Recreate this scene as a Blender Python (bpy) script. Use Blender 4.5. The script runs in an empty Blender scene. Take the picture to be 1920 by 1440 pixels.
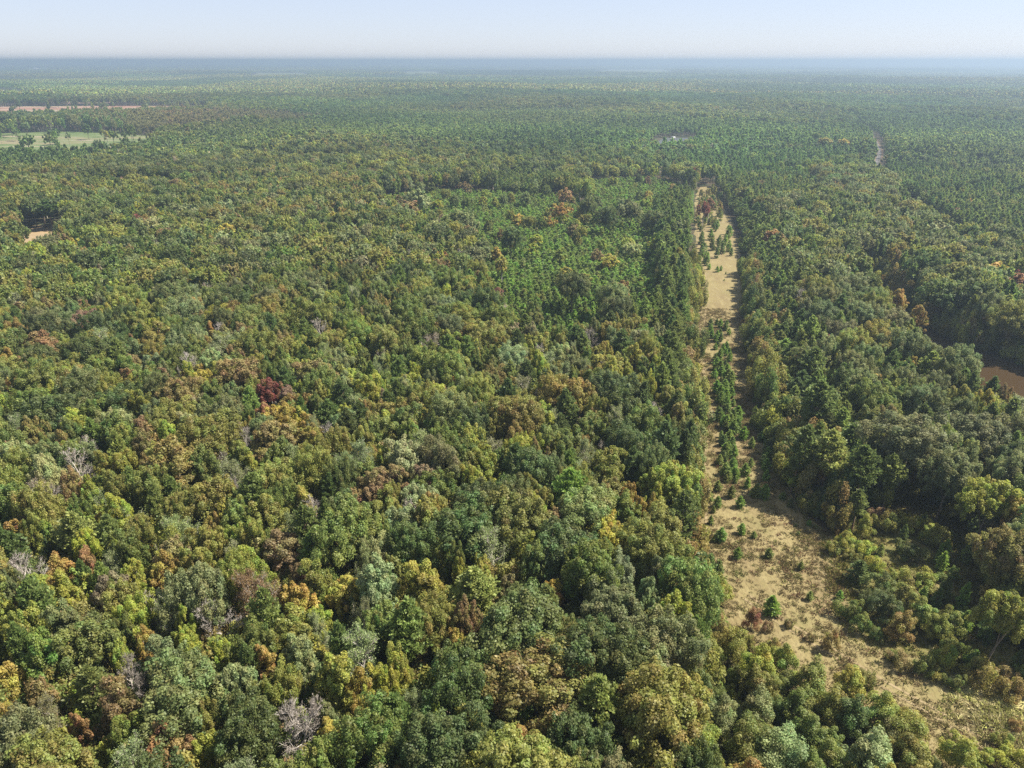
import bpy, math, random
import numpy as np
from mathutils import Vector

PI = math.pi
scene = bpy.context.scene
root_col = scene.collection
RNG = np.random.default_rng(11)

# ------------------------------------------------------------------ camera
CAM_H = 100.0
F_PX = 1331.0                     # focal length in pixels of the 1920 x 1440 frame
PITCH = math.atan(606.0 / F_PX)   # horizon a little above the top seventh of the frame
cam_d = bpy.data.cameras.new("camera")
cam = bpy.data.objects.new("camera", cam_d)
root_col.objects.link(cam)
cam.location = (0, 0, CAM_H)
cam.rotation_euler = (PI / 2 - PITCH, 0, 0)
cam_d.sensor_width = 36.0
cam_d.lens = 36.0 * F_PX / 1920.0
cam_d.clip_start = 1.0
cam_d.clip_end = 90000.0
scene.camera = cam

# ------------------------------------------------------------------ light
SUN_EL, SUN_AZ = 53.0, 80.0       # azimuth clockwise from the view direction (+Y)
world = bpy.data.worlds.new("World")
scene.world = world
world.use_nodes = True
wn = world.node_tree
bg = wn.nodes["Background"]
sky = wn.nodes.new("ShaderNodeTexSky")
sky.sky_type = 'NISHITA'
sky.sun_disc = False
sky.sun_elevation = math.radians(SUN_EL)
sky.sun_rotation = math.radians(SUN_AZ)
sky.altitude = 100.0
sky.air_density = 1.0
sky.dust_density = 0.0
sky.ozone_density = 1.5
sky_tone = wn.nodes.new("ShaderNodeMix")
sky_tone.data_type, sky_tone.blend_type = 'RGBA', 'MULTIPLY'
sky_tone.inputs[0].default_value = 1.0
sky_tone.inputs[7].default_value = (0.90, 0.93, 1.26, 1)      # a slightly bluer, autumn-dry sky
wn.links.new(sky.outputs[0], sky_tone.inputs[6])
veil = wn.nodes.new("ShaderNodeMix")                              # thin even haze over the whole sky
veil.data_type = 'RGBA'
veil.inputs[0].default_value = 0.62
veil.inputs[7].default_value = (5.1, 5.5, 6.05, 1)
wn.links.new(sky_tone.outputs[2], veil.inputs[6])
wn.links.new(veil.outputs[2], bg.inputs[0])
bg.inputs[1].default_value = 0.05

sun_d = bpy.data.lights.new("sun", 'SUN')
sun_d.energy = 5.0
sun_d.angle = math.radians(0.5)
sun_d.color = (1.0, 0.93, 0.80)
sun = bpy.data.objects.new("sun", sun_d)
root_col.objects.link(sun)
_az, _el = math.radians(SUN_AZ), math.radians(SUN_EL)
SUN_DIR = Vector((math.sin(_az) * math.cos(_el), math.cos(_az) * math.cos(_el), math.sin(_el)))
sun.rotation_euler = SUN_DIR.to_track_quat('Z', 'Y').to_euler()
sun.location = SUN_DIR * 300

vs = scene.view_settings
vs.view_transform = 'Standard'
vs.look = 'None'
vs.exposure = 1.5
vs.gamma = 1.0
vs.use_curve_mapping = False
cy = scene.cycles
cy.max_bounces = 6
cy.diffuse_bounces = 4
cy.glossy_bounces = 2
cy.transmission_bounces = 3
cy.volume_bounces = 1
cy.transparent_max_bounces = 8
cy.use_denoising = False
cy.caustics_reflective = False
cy.caustics_refractive = False

HAZE_DENSITY = 2.5e-4
HAZE_COLOR = (0.35, 0.45, 0.59)

# ------------------------------------------------------------------ geometry of the view
CP, SP = math.cos(PITCH), math.sin(PITCH)


def project(x, y, z):
    """point -> (u, v, depth) in the 1920 x 1440 frame"""
    dz = z - CAM_H
    d = y * CP - dz * SP
    up = y * SP + dz * CP
    return 960 + F_PX * x / d, 720 - F_PX * up / d, d


def terrain(x, y):
    """gentle relief: flat around the clearing, low swells further out"""
    r = np.sqrt(x * x + y * y)
    a = np.clip((r - 750) / 1800.0, 0, 1)
    a = a * a * (3 - 2 * a)
    far = np.clip((r - 6000) / 14000.0, 0, 1)
    n = (np.sin(x / 410.0 + 1.3) * np.cos(y / 520.0 + .4) + .7 * np.sin((x + .6 * y) / 233.0 + 2.1)
         + .8 * np.sin((y - .3 * x) / 690.0 + 4.0))
    m = np.sin(x / 3900.0 + 2.6) + .8 * np.sin(y / 4700.0 + 1.0 + x / 9000.0) + .5 * np.sin(x / 1500.0 + y / 2300.0)
    return a * 4.2 * n + far * 7.0 * m


def ground_at(u, v, z=0.0):
    """where the ray through pixel (u, v) of the survey picture meets height z over the ground"""
    up = (720 - v) / F_PX
    dx = (u - 960) / F_PX
    dy = CP + up * SP
    dz = -SP + up * CP
    zz = z
    for _ in range(8):
        t = (CAM_H - zz) / -dz
        x, y = t * dx, t * dy
        zz = z + float(terrain(np.float64(x), np.float64(y)))
    return x, y


def poly(pts, z=0.0):
    return np.array([ground_at(u, v, z) for u, v in pts])


def inside(P, X, Y):
    """vectorised point-in-polygon"""
    X = np.asarray(X, float); Y = np.asarray(Y, float)
    c = np.zeros(X.shape, bool)
    n = len(P)
    for i in range(n):
        x0, y0 = P[i]; x1, y1 = P[(i + 1) % n]
        m = (y0 > Y) != (y1 > Y)
        with np.errstate(divide='ignore', invalid='ignore'):
            xi = (x1 - x0) * (Y - y0) / (y1 - y0) + x0
        c ^= m & (X < xi)
    return c


def edge_dist(P, X, Y):
    X = np.asarray(X, float); Y = np.asarray(Y, float)
    best = np.full(X.shape, 1e9)
    n = len(P)
    for i in range(n):
        a = P[i]; b = P[(i + 1) % n]
        d = b - a
        L = max((d * d).sum(), 1e-9)
        t = np.clip(((X - a[0]) * d[0] + (Y - a[1]) * d[1]) / L, 0, 1)
        best = np.minimum(best, np.hypot(X - a[0] - t * d[0], Y - a[1] - t * d[1]))
    return best


def vnoise(x, y, s, seed=0):
    """cheap smooth value noise, 0..1"""
    x = np.asarray(x, float) / s + seed * 17.3; y = np.asarray(y, float) / s - seed * 9.1
    xi, yi = np.floor(x), np.floor(y)
    fx, fy = x - xi, y - yi
    fx = fx * fx * (3 - 2 * fx); fy = fy * fy * (3 - 2 * fy)
    def h(a, b):
        q = np.sin(a * 127.1 + b * 311.7 + seed * 74.7) * 43758.5453
        return q - np.floor(q)
    return (h(xi, yi) * (1 - fx) + h(xi + 1, yi) * fx) * (1 - fy) + (h(xi, yi + 1) * (1 - fx) + h(xi + 1, yi + 1) * fx) * fy


# ------------------------------------------------------------------ materials
def new_mat(name):
    m = bpy.data.materials.new(name)
    m.use_nodes = True
    m.node_tree.nodes.clear()
    out = m.node_tree.nodes.new("ShaderNodeOutputMaterial")
    return m, m.node_tree, out


def nd(nt, t, **kw):
    n = nt.nodes.new(t)
    for k, v in kw.items():
        setattr(n, k, v)
    return n


def leaf_material():
    m, nt, out = new_mat("leaf")
    a = nd(nt, "ShaderNodeAttribute", attribute_type='INSTANCER', attribute_name="tint")
    lv = nd(nt, "ShaderNodeAttribute", attribute_type='GEOMETRY', attribute_name="leaf_value")
    lh = nd(nt, "ShaderNodeAttribute", attribute_type='GEOMETRY', attribute_name="leaf_hue")
    hs = nd(nt, "ShaderNodeHueSaturation")
    nt.links.new(a.outputs["Color"], hs.inputs["Color"])
    nt.links.new(lv.outputs["Fac"], hs.inputs["Value"])
    nt.links.new(lh.outputs["Fac"], hs.inputs["Hue"])
    hs.inputs["Saturation"].default_value = 1.0
    d = nd(nt, "ShaderNodeBsdfDiffuse")
    t = nd(nt, "ShaderNodeBsdfTranslucent")
    g = nd(nt, "ShaderNodeBsdfGlossy")
    g.inputs["Roughness"].default_value = 0.55
    g.inputs["Color"].default_value = (0.8, 0.85, 0.8, 1)
    mx = nd(nt, "ShaderNodeMixShader"); mx.inputs[0].default_value = 0.54
    m2 = nd(nt, "ShaderNodeMixShader"); m2.inputs[0].default_value = 0.02
    nt.links.new(hs.outputs[0], d.inputs[0]); nt.links.new(hs.outputs[0], t.inputs[0])
    nt.links.new(d.outputs[0], mx.inputs[1]); nt.links.new(t.outputs[0], mx.inputs[2])
    nt.links.new(mx.outputs[0], m2.inputs[1]); nt.links.new(g.outputs[0], m2.inputs[2])
    nt.links.new(m2.outputs[0], out.inputs[0])
    return m


def simple_mat(name, col, rough=.8, noise=None, col2=None, bump=0.0, detail=5.0, spec=.3, coords='Object'):
    """one Principled surface whose colour wanders between two colours on a noise"""
    m, nt, out = new_mat(name)
    p = nd(nt, "ShaderNodeBsdfPrincipled")
    p.inputs["Roughness"].default_value = rough
    p.inputs["Specular IOR Level"].default_value = spec
    p.inputs["Base Color"].default_value = (*col, 1)
    if noise:
        g = nd(nt, "ShaderNodeNewGeometry")
        n = nd(nt, "ShaderNodeTexNoise"); n.inputs["Scale"].default_value = noise
        n.inputs["Detail"].default_value = detail; n.inputs["Roughness"].default_value = .65
        nt.links.new(g.outputs["Position"], n.inputs["Vector"])
        r = nd(nt, "ShaderNodeValToRGB")
        r.color_ramp.elements[0].position = .36; r.color_ramp.elements[1].position = .64
        r.color_ramp.elements[0].color = (*col, 1); r.color_ramp.elements[1].color = (*(col2 or col), 1)
        nt.links.new(n.outputs["Fac"], r.inputs[0]); nt.links.new(r.outputs[0], p.inputs["Base Color"])
        if bump:
            n2 = nd(nt, "ShaderNodeTexNoise"); n2.inputs["Scale"].default_value = bump
            n2.inputs["Detail"].default_value = 6
            nt.links.new(g.outputs["Position"], n2.inputs["Vector"])
            b = nd(nt, "ShaderNodeBump"); b.inputs["Strength"].default_value = .8; b.inputs["Distance"].default_value = .5
            nt.links.new(n2.outputs["Fac"], b.inputs["Height"]); nt.links.new(b.outputs[0], p.inputs["Normal"])
    nt.links.new(p.outputs[0], out.inputs[0])
    return m


def mix_noise_mat(name, layers, rough=.9, bump=None):
    """layers: (colour, noise scale, threshold lo, hi, stretch) laid over one another"""
    m, nt, out = new_mat(name)
    p = nd(nt, "ShaderNodeBsdfPrincipled")
    p.inputs["Roughness"].default_value = rough
    p.inputs["Specular IOR Level"].default_value = .2
    g = nd(nt, "ShaderNodeNewGeometry")
    last = None
    for col, sc, lo, hi, st in layers:
        if last is None:
            c = nd(nt, "ShaderNodeRGB"); c.outputs[0].default_value = (*col, 1)
            last = c.outputs[0]
            continue
        mp = nd(nt, "ShaderNodeMapping"); mp.inputs["Scale"].default_value = st
        nt.links.new(g.outputs["Position"], mp.inputs["Vector"])
        n = nd(nt, "ShaderNodeTexNoise"); n.inputs["Scale"].default_value = sc; n.inputs["Detail"].default_value = 6
        n.inputs["Roughness"].default_value = .6
        nt.links.new(mp.outputs[0], n.inputs["Vector"])
        mr = nd(nt, "ShaderNodeMapRange"); mr.inputs[1].default_value = lo; mr.inputs[2].default_value = hi
        nt.links.new(n.outputs["Fac"], mr.inputs[0])
        mx = nd(nt, "ShaderNodeMix", data_type='RGBA')
        nt.links.new(mr.outputs[0], mx.inputs[0]); nt.links.new(last, mx.inputs[6])
        mx.inputs[7].default_value = (*col, 1)
        last = mx.outputs[2]
    nt.links.new(last, p.inputs["Base Color"])
    if bump:
        n2 = nd(nt, "ShaderNodeTexNoise"); n2.inputs["Scale"].default_value = bump[0]; n2.inputs["Detail"].default_value = 6
        nt.links.new(g.outputs["Position"], n2.inputs["Vector"])
        b = nd(nt, "ShaderNodeBump"); b.inputs["Strength"].default_value = 1; b.inputs["Distance"].default_value = bump[1]
        nt.links.new(n2.outputs["Fac"], b.inputs["Height"]); nt.links.new(b.outputs[0], p.inputs["Normal"])
    nt.links.new(p.outputs[0], out.inputs[0])
    return m


def water_mat(name, col, rough=.06, wave=.9):
    m, nt, out = new_mat(name)
    p = nd(nt, "ShaderNodeBsdfPrincipled")
    p.inputs["Base Color"].default_value = (*col, 1)
    p.inputs["Roughness"].default_value = rough
    p.inputs["IOR"].default_value = 1.33
    g = nd(nt, "ShaderNodeNewGeometry")
    n = nd(nt, "ShaderNodeTexNoise"); n.inputs["Scale"].default_value = wave; n.inputs["Detail"].default_value = 3
    nt.links.new(g.outputs["Position"], n.inputs["Vector"])
    b = nd(nt, "ShaderNodeBump"); b.inputs["Strength"].default_value = .25; b.inputs["Distance"].default_value = .05
    nt.links.new(n.outputs["Fac"], b.inputs["Height"]); nt.links.new(b.outputs[0], p.inputs["Normal"])
    nt.links.new(p.outputs[0], out.inputs[0])
    return m


def tint_mat(name, gain=1.0, rough=.9):
    """bark, grass: colour straight from the object's own tint"""
    m, nt, out = new_mat(name)
    a = nd(nt, "ShaderNodeAttribute", attribute_type='INSTANCER', attribute_name="tint")
    lv = nd(nt, "ShaderNodeAttribute", attribute_type='GEOMETRY', attribute_name="leaf_value")
    hs = nd(nt, "ShaderNodeHueSaturation")
    nt.links.new(a.outputs["Color"], hs.inputs["Color"]); nt.links.new(lv.outputs["Fac"], hs.inputs["Value"])
    d = nd(nt, "ShaderNodeBsdfDiffuse")
    t = nd(nt, "ShaderNodeBsdfTranslucent")
    mx = nd(nt, "ShaderNodeMixShader"); mx.inputs[0].default_value = .2
    nt.links.new(hs.outputs[0], d.inputs[0]); nt.links.new(hs.outputs[0], t.inputs[0])
    nt.links.new(d.outputs[0], mx.inputs[1]); nt.links.new(t.outputs[0], mx.inputs[2])
    nt.links.new(mx.outputs[0], out.inputs[0])
    return m


def patch_mat():
    """far forest: each tree's own colour is stored in the mesh, each patch shifts it a little"""
    m, nt, out = new_mat("far_leaf")
    c = nd(nt, "ShaderNodeAttribute", attribute_type='GEOMETRY', attribute_name="tree_colour")
    a = nd(nt, "ShaderNodeAttribute", attribute_type='INSTANCER', attribute_name="tint")
    mx = nd(nt, "ShaderNodeMix", data_type='RGBA', blend_type='MULTIPLY')
    mx.inputs[0].default_value = 1.0
    nt.links.new(c.outputs["Color"], mx.inputs[6]); nt.links.new(a.outputs["Color"], mx.inputs[7])
    d = nd(nt, "ShaderNodeBsdfDiffuse")
    nt.links.new(mx.outputs[2], d.inputs[0])
    nt.links.new(d.outputs[0], out.inputs[0])
    return m


M_LEAF = leaf_material()
M_GRASS = tint_mat("dry_grass_blades")
M_FAR = patch_mat()
M_BARK = simple_mat("bark", (.10, .078, .058), .95, 1.5, (.17, .14, .11))
M_PALE_BARK = simple_mat("pale_bark", (.46, .42, .37), .9, 1.2, (.30, .27, .24))
M_TWIG = simple_mat("twig_bark", (.34, .30, .27), .9, .4, (.44, .40, .37))
M_PINE_BARK = simple_mat("pine_bark", (.13, .085, .06), .95, 1.5, (.20, .14, .10))
M_GROUND = mix_noise_mat("forest_floor", [
    ((.050, .038, .022), 0, 0, 0, (1, 1, 1)),
    ((.080, .056, .030), .25, .45, .62, (1, 1, 1)),
    ((.030, .040, .014), .06, .46, .60, (1, 1, 1)),
    ((.040, .048, .020), .0012, .48, .58, (1, .5, 1))], .95, (.8, .4))
M_CLEAR = mix_noise_mat("dry_meadow", [
    ((.178, .146, .066), 0, 0, 0, (1, 1, 1)),
    ((.138, .105, .051), .11, .45, .66, (1, .5, 1)),
    ((.208, .172, .084), .35, .52, .68, (1, .35, 1)),
    ((.14, .125, .050), .045, .54, .70, (1, 1, 1)),
    ((.140, .106, .051), 1.6, .50, .68, (1, 1, 1))], .95, (1.3, .35))
M_PALE = mix_noise_mat("pale_meadow", [
    ((.33, .30, .12), 0, 0, 0, (1, 1, 1)),
    ((.20, .20, .055), .22, .45, .6, (1, 1, 1)),
    ((.42, .36, .20), .5, .52, .66, (1, 1, 1))], .95, (1.3, .35))
M_WEED = mix_noise_mat("weedy_ground", [
    ((.12, .105, .034), 0, 0, 0, (1, 1, 1)),
    ((.070, .078, .022), .15, .42, .6, (1, 1, 1)),
    ((.16, .13, .055), .6, .5, .66, (1, 1, 1))], .95, (1.0, .5))
M_FIELD = mix_noise_mat("pasture", [
    ((.088, .118, .040), 0, 0, 0, (1, 1, 1)),
    ((.16, .14, .078), .012, .49, .60, (.45, 1.6, 1)),
    ((.07, .105, .032), .02, .52, .62, (.5, 1.3, 1)),
    ((.24, .19, .14), .018, .585, .63, (.3, 2.2, 1))], .95)
M_CLAY = mix_noise_mat("red_clay", [
    ((.20, .112, .078), 0, 0, 0, (1, 1, 1)),
    ((.25, .19, .145), .012, .48, .58, (.4, 1.5, 1)),
    ((.13, .12, .05), .02, .56, .62, (.4, 1.2, 1))], .95)
M_SOIL = mix_noise_mat("bare_soil", [
    ((.22, .165, .10), 0, 0, 0, (1, 1, 1)),
    ((.27, .19, .10), .05, .45, .6, (1, 1, 1))], .95)
M_ROAD = mix_noise_mat("gravel", [
    ((.105, .10, .10), 0, 0, 0, (1, 1, 1)),
    ((.11, .10, .09), .12, .48, .6, (1, .3, 1))], .9)
M_SHOULDER = simple_mat("clay_shoulder", (.15, .085, .055), .95, .1, (.10, .085, .04))
M_RIVER = water_mat("muddy_water", (.042, .027, .013), .05)
M_POND = water_mat("pond_water", (.12, .13, .145), .16)
M_WHITE = simple_mat("white_paint", (.78, .78, .76), .5, 3.0, (.70, .70, .69))
M_ROOF = simple_mat("metal_roof", (.42, .43, .45), .4, .6, (.36, .36, .37))
M_GLASSY = simple_mat("dark_window", (.03, .035, .04), .15, spec=.5)
M_WOOD = simple_mat("weathered_wood", (.26, .22, .18), .9, 2.0, (.19, .16, .13))

# ------------------------------------------------------------------ mesh building blocks
def mesh_from(name, V, Fq=None, Ft=None, mats=(), attrs=None, matidx=None):
    """V n x 3, quads Fq m x 4, tris Ft k x 3; attrs {name: (type, per-vertex array)}"""
    me = bpy.data.meshes.new(name)
    V = np.asarray(V, np.float32)
    nq = 0 if Fq is None else len(Fq)
    ntri = 0 if Ft is None else len(Ft)
    me.vertices.add(len(V)); me.vertices.foreach_set("co", V.ravel())
    loops = []
    if nq: loops.append(np.asarray(Fq, np.int32).ravel())
    if ntri: loops.append(np.asarray(Ft, np.int32).ravel())
    if loops:
        L = np.concatenate(loops)
        me.loops.add(len(L)); me.loops.foreach_set("vertex_index", L)
        st = np.concatenate([np.arange(nq) * 4, nq * 4 + np.arange(ntri) * 3]).astype(np.int32)
        me.polygons.add(nq + ntri)
        me.polygons.foreach_set("loop_start", st)
        if matidx is not None:
            me.polygons.foreach_set("material_index", np.asarray(matidx, np.int32))
    for m in mats: me.materials.append(m)
    for k, (ty, arr) in (attrs or {}).items():
        at = me.attributes.new(k, ty, 'POINT')
        at.data.foreach_set({'FLOAT': "value", 'FLOAT_COLOR': "color", 'FLOAT_VECTOR': "vector", 'INT': "value"}[ty], np.asarray(arr).ravel())
    me.update(calc_edges=True)
    return me


def unit(v):
    return v / np.maximum(np.linalg.norm(v, axis=-1, keepdims=True), 1e-9)


def frames(n, rng):
    """two in-plane axes, spun at random, for each normal"""
    r = unit(rng.normal(size=n.shape))
    a = unit(np.cross(n, r))
    return a, np.cross(n, a)


def leaves(rng, C, N, S, val, hue, asp=.72):
    """one irregular four-cornered leaf clump per centre"""
    n = len(C)
    a, b = frames(N, rng)
    S = S[:, None]
    j = lambda: (1 + rng.uniform(-.3, .3, (n, 1)))
    bend = N * S * .22
    V = np.stack([C - a * S * j() - bend * j(), C - b * S * asp * j(), C + a * S * j() - bend * j(), C + b * S * asp * j()], 1).reshape(-1, 3)
    F = np.arange(n * 4).reshape(n, 4)
    return V, F, np.repeat(val, 4), np.repeat(hue, 4)


def tubes(P0, P1, R0, R1, k=4):
    P0, P1 = np.asarray(P0, float), np.asarray(P1, float)
    R0, R1 = np.asarray(R0, float)[:, None, None], np.asarray(R1, float)[:, None, None]
    d = unit(P1 - P0)
    ref = np.where(np.abs(d[:, 2:3]) > .9, np.array([[1., 0, 0]]), np.array([[0, 0, 1.]]))
    a = unit(np.cross(d, ref)); b = np.cross(d, a)
    t = np.arange(k) * 2 * PI / k
    ring = a[:, None, :] * np.cos(t)[None, :, None] + b[:, None, :] * np.sin(t)[None, :, None]
    V = np.concatenate([P0[:, None] + ring * R0, P1[:, None] + ring * R1], 1)
    n = len(P0)
    i = np.arange(k); j = (i + 1) % k
    f = np.stack([i, j, j + k, i + k], 1)
    F = (f[None] + (np.arange(n) * 2 * k)[:, None, None]).reshape(-1, 4)
    return V.reshape(-1, 3), F


class Seg(list):
    def path(self, pts, r0, r1):
        n = len(pts) - 1
        for i in range(n):
            self.append((pts[i], pts[i + 1], r0 + (r1 - r0) * i / n, r0 + (r1 - r0) * (i + 1) / n))

    def mesh(self, k=4):
        return tubes([s[0] for s in self], [s[1] for s in self], [s[2] for s in self], [s[3] for s in self], k)


def curve(rng, p, d, L, n, lift=0.0, wob=.08):
    pts = [np.array(p, float)]
    d = np.array(d, float)
    for i in range(n):
        d = d + rng.normal(0, wob, 3) + np.array([0, 0, lift / n])
        d /= np.linalg.norm(d)
        pts.append(pts[-1] + d * L / n)
    return pts


# ------------------------------------------------------------------ tree shapes (metres, base at the origin)
def shape_broadleaf(rng, H, R, Hc, puffs, n_leaf, leaf, drop=118, pr=(.24, .36), gap=.12, egg=1.0, loose=.52):
    """dome of foliage puffs on a forked trunk. returns crown (V,F,val,hue) and trunk segments"""
    c0 = np.array([0, 0, H - Hc / 2])
    i = np.arange(puffs) + .5
    th = np.arccos(1 - (1 - math.cos(math.radians(drop))) * i / puffs)
    ph = i * 2.39996 + rng.uniform(0, 6)
    th = th + rng.normal(0, .12, puffs); ph = ph + rng.normal(0, .25, puffs)
    D = np.stack([np.sin(th) * np.cos(ph), np.sin(th) * np.sin(ph), np.cos(th)], 1)
    rad = R * np.ones(puffs)
    lob = 1 + .26 * np.sin(ph * 2 + rng.uniform(0, 6)) * np.sin(th) + .20 * np.sin(ph * 3 + rng.uniform(0, 6)) * np.sin(th)
    k = (1.04 - .58 * rng.random(puffs) ** 1.5) * lob
    w = np.where(D[:, 2] > 0, egg, 1.0)
    E = np.stack([rad * w, rad * w, np.full(puffs, Hc / 2)], 1)
    P = c0 + D * E * k[:, None]
    keep = rng.random(puffs) > gap
    P, D = P[keep], D[keep]
    q = len(P)
    r = R * rng.uniform(pr[0], pr[1], q)
    pv = rng.normal(1, .13, q)
    phue = .5 + rng.normal(0, .018, q)
    per = max(3, int(n_leaf / q))
    share = (r / r.mean()) ** 2
    cnt = np.maximum(3, (per * share)).astype(int)
    own = np.repeat(np.arange(q), cnt)
    n = len(own)
    dirs = unit(rng.normal(size=(n, 3)) + D[own] * .55 + np.array([0, 0, .35]))
    rr = r[own] * (1.22 - .72 * rng.random(n) ** 1.3)
    ax = unit(rng.normal(size=(q, 3)) + D * .8 + np.array([0, 0, .5]))[own]          # each spray is drawn out along its own twig
    st = rng.uniform(.25, .95, q)[own][:, None]
    dd = dirs + ax * st * (dirs * ax).sum(1, keepdims=True)
    C = P[own] + dd * rr[:, None] * np.array([.92, .92, 1.1])
    N = unit(dirs + np.array([0, 0, .25]) + rng.normal(0, loose, (n, 3)))
    S = leaf * rng.uniform(.65, 1.35, n)
    val = np.clip(pv[own] * rng.normal(1, .15, n), .55, 1.6)
    hue = np.clip(phue[own] + rng.normal(0, .010, n), .45, .55)
    crown = leaves(rng, C, N, S, val, hue)
    seg = Seg()
    top = curve(rng, (0, 0, -.4), (0, 0, 1), H * .72, 4, wob=.05)
    seg.path(top, .022 * H, .008 * H)
    for j in range(6):
        b = top[2] if j < 4 else top[3]
        t = P[rng.integers(q)] * .9 + c0 * .1
        m = (b + t) / 2 + np.array([0, 0, .06 * H])
        seg.path([b, m, t], .009 * H, .003 * H)
    return crown, seg


def shape_pine(rng, H, R, base, whorls, per, tufts, needle, nper, flat=1.0, low=.5, width=.15):
    """whorls of rising boughs carrying tufts of needles"""
    seg = Seg()
    trunk = curve(rng, (0, 0, -.4), (0, 0, 1), H * .99, 5, wob=.02)
    seg.path(trunk, .016 * H, .003 * H)
    C, A, SC, VV = [], [], [], []
    for w in range(whorls):
        t = (w + rng.uniform(-.3, .3)) / max(1, whorls - 1)
        t = min(max(t, 0), 1)
        z = H * (base + (1 - base) * t) * .985
        prof = (low + (1 - low) * min(1, t / .28)) if t < .28 else (1 - ((t - .28) / .72) ** 1.45) + .05
        ph0 = rng.uniform(0, 6.28)
        for b in range(per):
            if rng.random() < .13: continue
            L = R * prof * rng.uniform(.62, 1.15)
            ph = ph0 + b * 2 * PI / per + rng.normal(0, .22)
            up = .12 + .75 * t * flat
            d = np.array([math.cos(ph), math.sin(ph), up]); d /= np.linalg.norm(d)
            p0 = np.array([0, 0, z])
            pts = curve(rng, p0, d, L, 3, lift=.25, wob=.07)
            if L > .5: seg.path(pts[:3], .0035 * H * (1 - .6 * t) + .01, .008)
            bv = rng.normal(1, .12)
            nt_ = max(2, int(tufts * (.4 + L / R)))
            for k in range(nt_):
                s = .30 + .70 * (k + rng.random()) / nt_
                f = s * 3; i0 = min(2, int(f))
                q = pts[i0] + (pts[i0 + 1] - pts[i0]) * (f - i0)
                side = np.cross(d, (0, 0, 1)); side /= max(np.linalg.norm(side), 1e-6)
                q = q + side * rng.normal(0, .20 * L * (1.1 - .5 * s)) + np.array([0, 0, rng.normal(0, .05 * R)])
                C.append(q); A.append(d * .75 + np.array([0, 0, .45]) + rng.normal(0, .25, 3)); VV.append(bv)
    C, A, VV = np.array(C), unit(np.array(A)), np.array(VV)
    n = len(C) * nper
    own = np.repeat(np.arange(len(C)), nper)
    dirs = unit(A[own] + rng.normal(0, .62, (n, 3)))
    L = needle * rng.uniform(.6, 1.3, n)[:, None]
    base_p = C[own] + rng.normal(0, needle * .22, (n, 3))
    side = unit(np.cross(dirs, rng.normal(size=(n, 3))))
    W = L * width * 2.0
    tip = base_p + dirs * L
    mid = base_p + dirs * L * .55
    V = np.stack([base_p, mid + side * W, tip, mid - side * W], 1).reshape(-1, 3)
    F = np.arange(n * 4).reshape(n, 4)
    val = np.clip(VV[own] * rng.normal(1, .16, n), .5, 1.7)
    hue = .5 + rng.normal(0, .010, n)
    return (V, F, np.repeat(val, 4), np.repeat(hue, 4)), seg


def shape_bare(rng, H, R, limbs, subs, twigs, n_leaf, leaf, base=.38, spread=.9):
    """open tree with a visible skeleton: returns sparse leaves (or none), trunk with limbs, fine twigs"""
    trunk, fine = Seg(), Seg()
    lead = curve(rng, (0, 0, -.4), (0, 0, 1), H * .94, 7, wob=.07)
    trunk.path(lead, .021 * H, .004 * H)
    tips = []
    for i in range(limbs):
        t = base + (.97 - base) * (i + .5) / limbs
        f = t * 7; i0 = min(6, int(f))
        p = lead[i0] + (lead[i0 + 1] - lead[i0]) * (f - i0)
        ph = i * 2.4 + rng.normal(0, .3)
        s = (t - base) / (1 - base)
        L = R * spread * (1.15 - .75 * s ** 1.6) * rng.uniform(.8, 1.15)
        e = .75 + .9 * s
        d = np.array([math.cos(ph), math.sin(ph), e]); d /= np.linalg.norm(d)
        pts = curve(rng, p, d, L, 4, lift=.25, wob=.13)
        trunk.path(pts, .0085 * H * (1 - .55 * s), .03)
        for j in range(subs):
            g = .30 + .7 * (j + rng.random()) / subs
            f2 = g * 4; k0 = min(3, int(f2))
            q = pts[k0] + (pts[k0 + 1] - pts[k0]) * (f2 - k0)
            dd = unit(d + rng.normal(0, .55, 3) + np.array([0, 0, .2]))
            p2 = curve(rng, q, dd, L * rng.uniform(.3, .5), 2, lift=.2, wob=.15)
            fine.path(p2, .035, .016)
            for k in range(twigs):
                o = p2[1] + (p2[2] - p2[1]) * rng.uniform(-.6, 1.0)
                d3 = unit(dd + rng.normal(0, .6, 3) + np.array([0, 0, .15]))
                e3 = o + d3 * L * rng.uniform(.10, .24)
                fine.append((o, e3, .018, .010))
                tips.append(e3)
    tips = np.array(tips)
    crown = None
    if n_leaf:
        own = rng.integers(len(tips), size=n_leaf)
        C = tips[own] + rng.normal(0, .28, (n_leaf, 3))
        N = unit(rng.normal(size=(n_leaf, 3)) + np.array([0, 0, .5]))
        crown = leaves(rng, C, N, leaf * rng.uniform(.6, 1.4, n_leaf), np.clip(rng.normal(1, .15, n_leaf), .6, 1.5), .5 + rng.normal(0, .01, n_leaf))
    return crown, trunk, fine


def shape_shrub(rng, H, R, puffs, n_leaf, leaf):
    """multi-stemmed bush, foliage down to the ground"""
    crown, seg = shape_broadleaf(rng, H, R, H * .98, puffs, n_leaf, leaf, drop=150, pr=(.24, .42), gap=.12, loose=.5)
    seg = Seg()
    for j in range(4):
        a = rng.uniform(0, 6.28)
        seg.path(curve(rng, (0, 0, -.2), (math.cos(a) * .4, math.sin(a) * .4, 1), H * .7, 3), .05, .015)
    return crown, seg


protos = {}          # kind -> lod -> list of dict(crown=mesh, trunk=mesh, whole=mesh)


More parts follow.
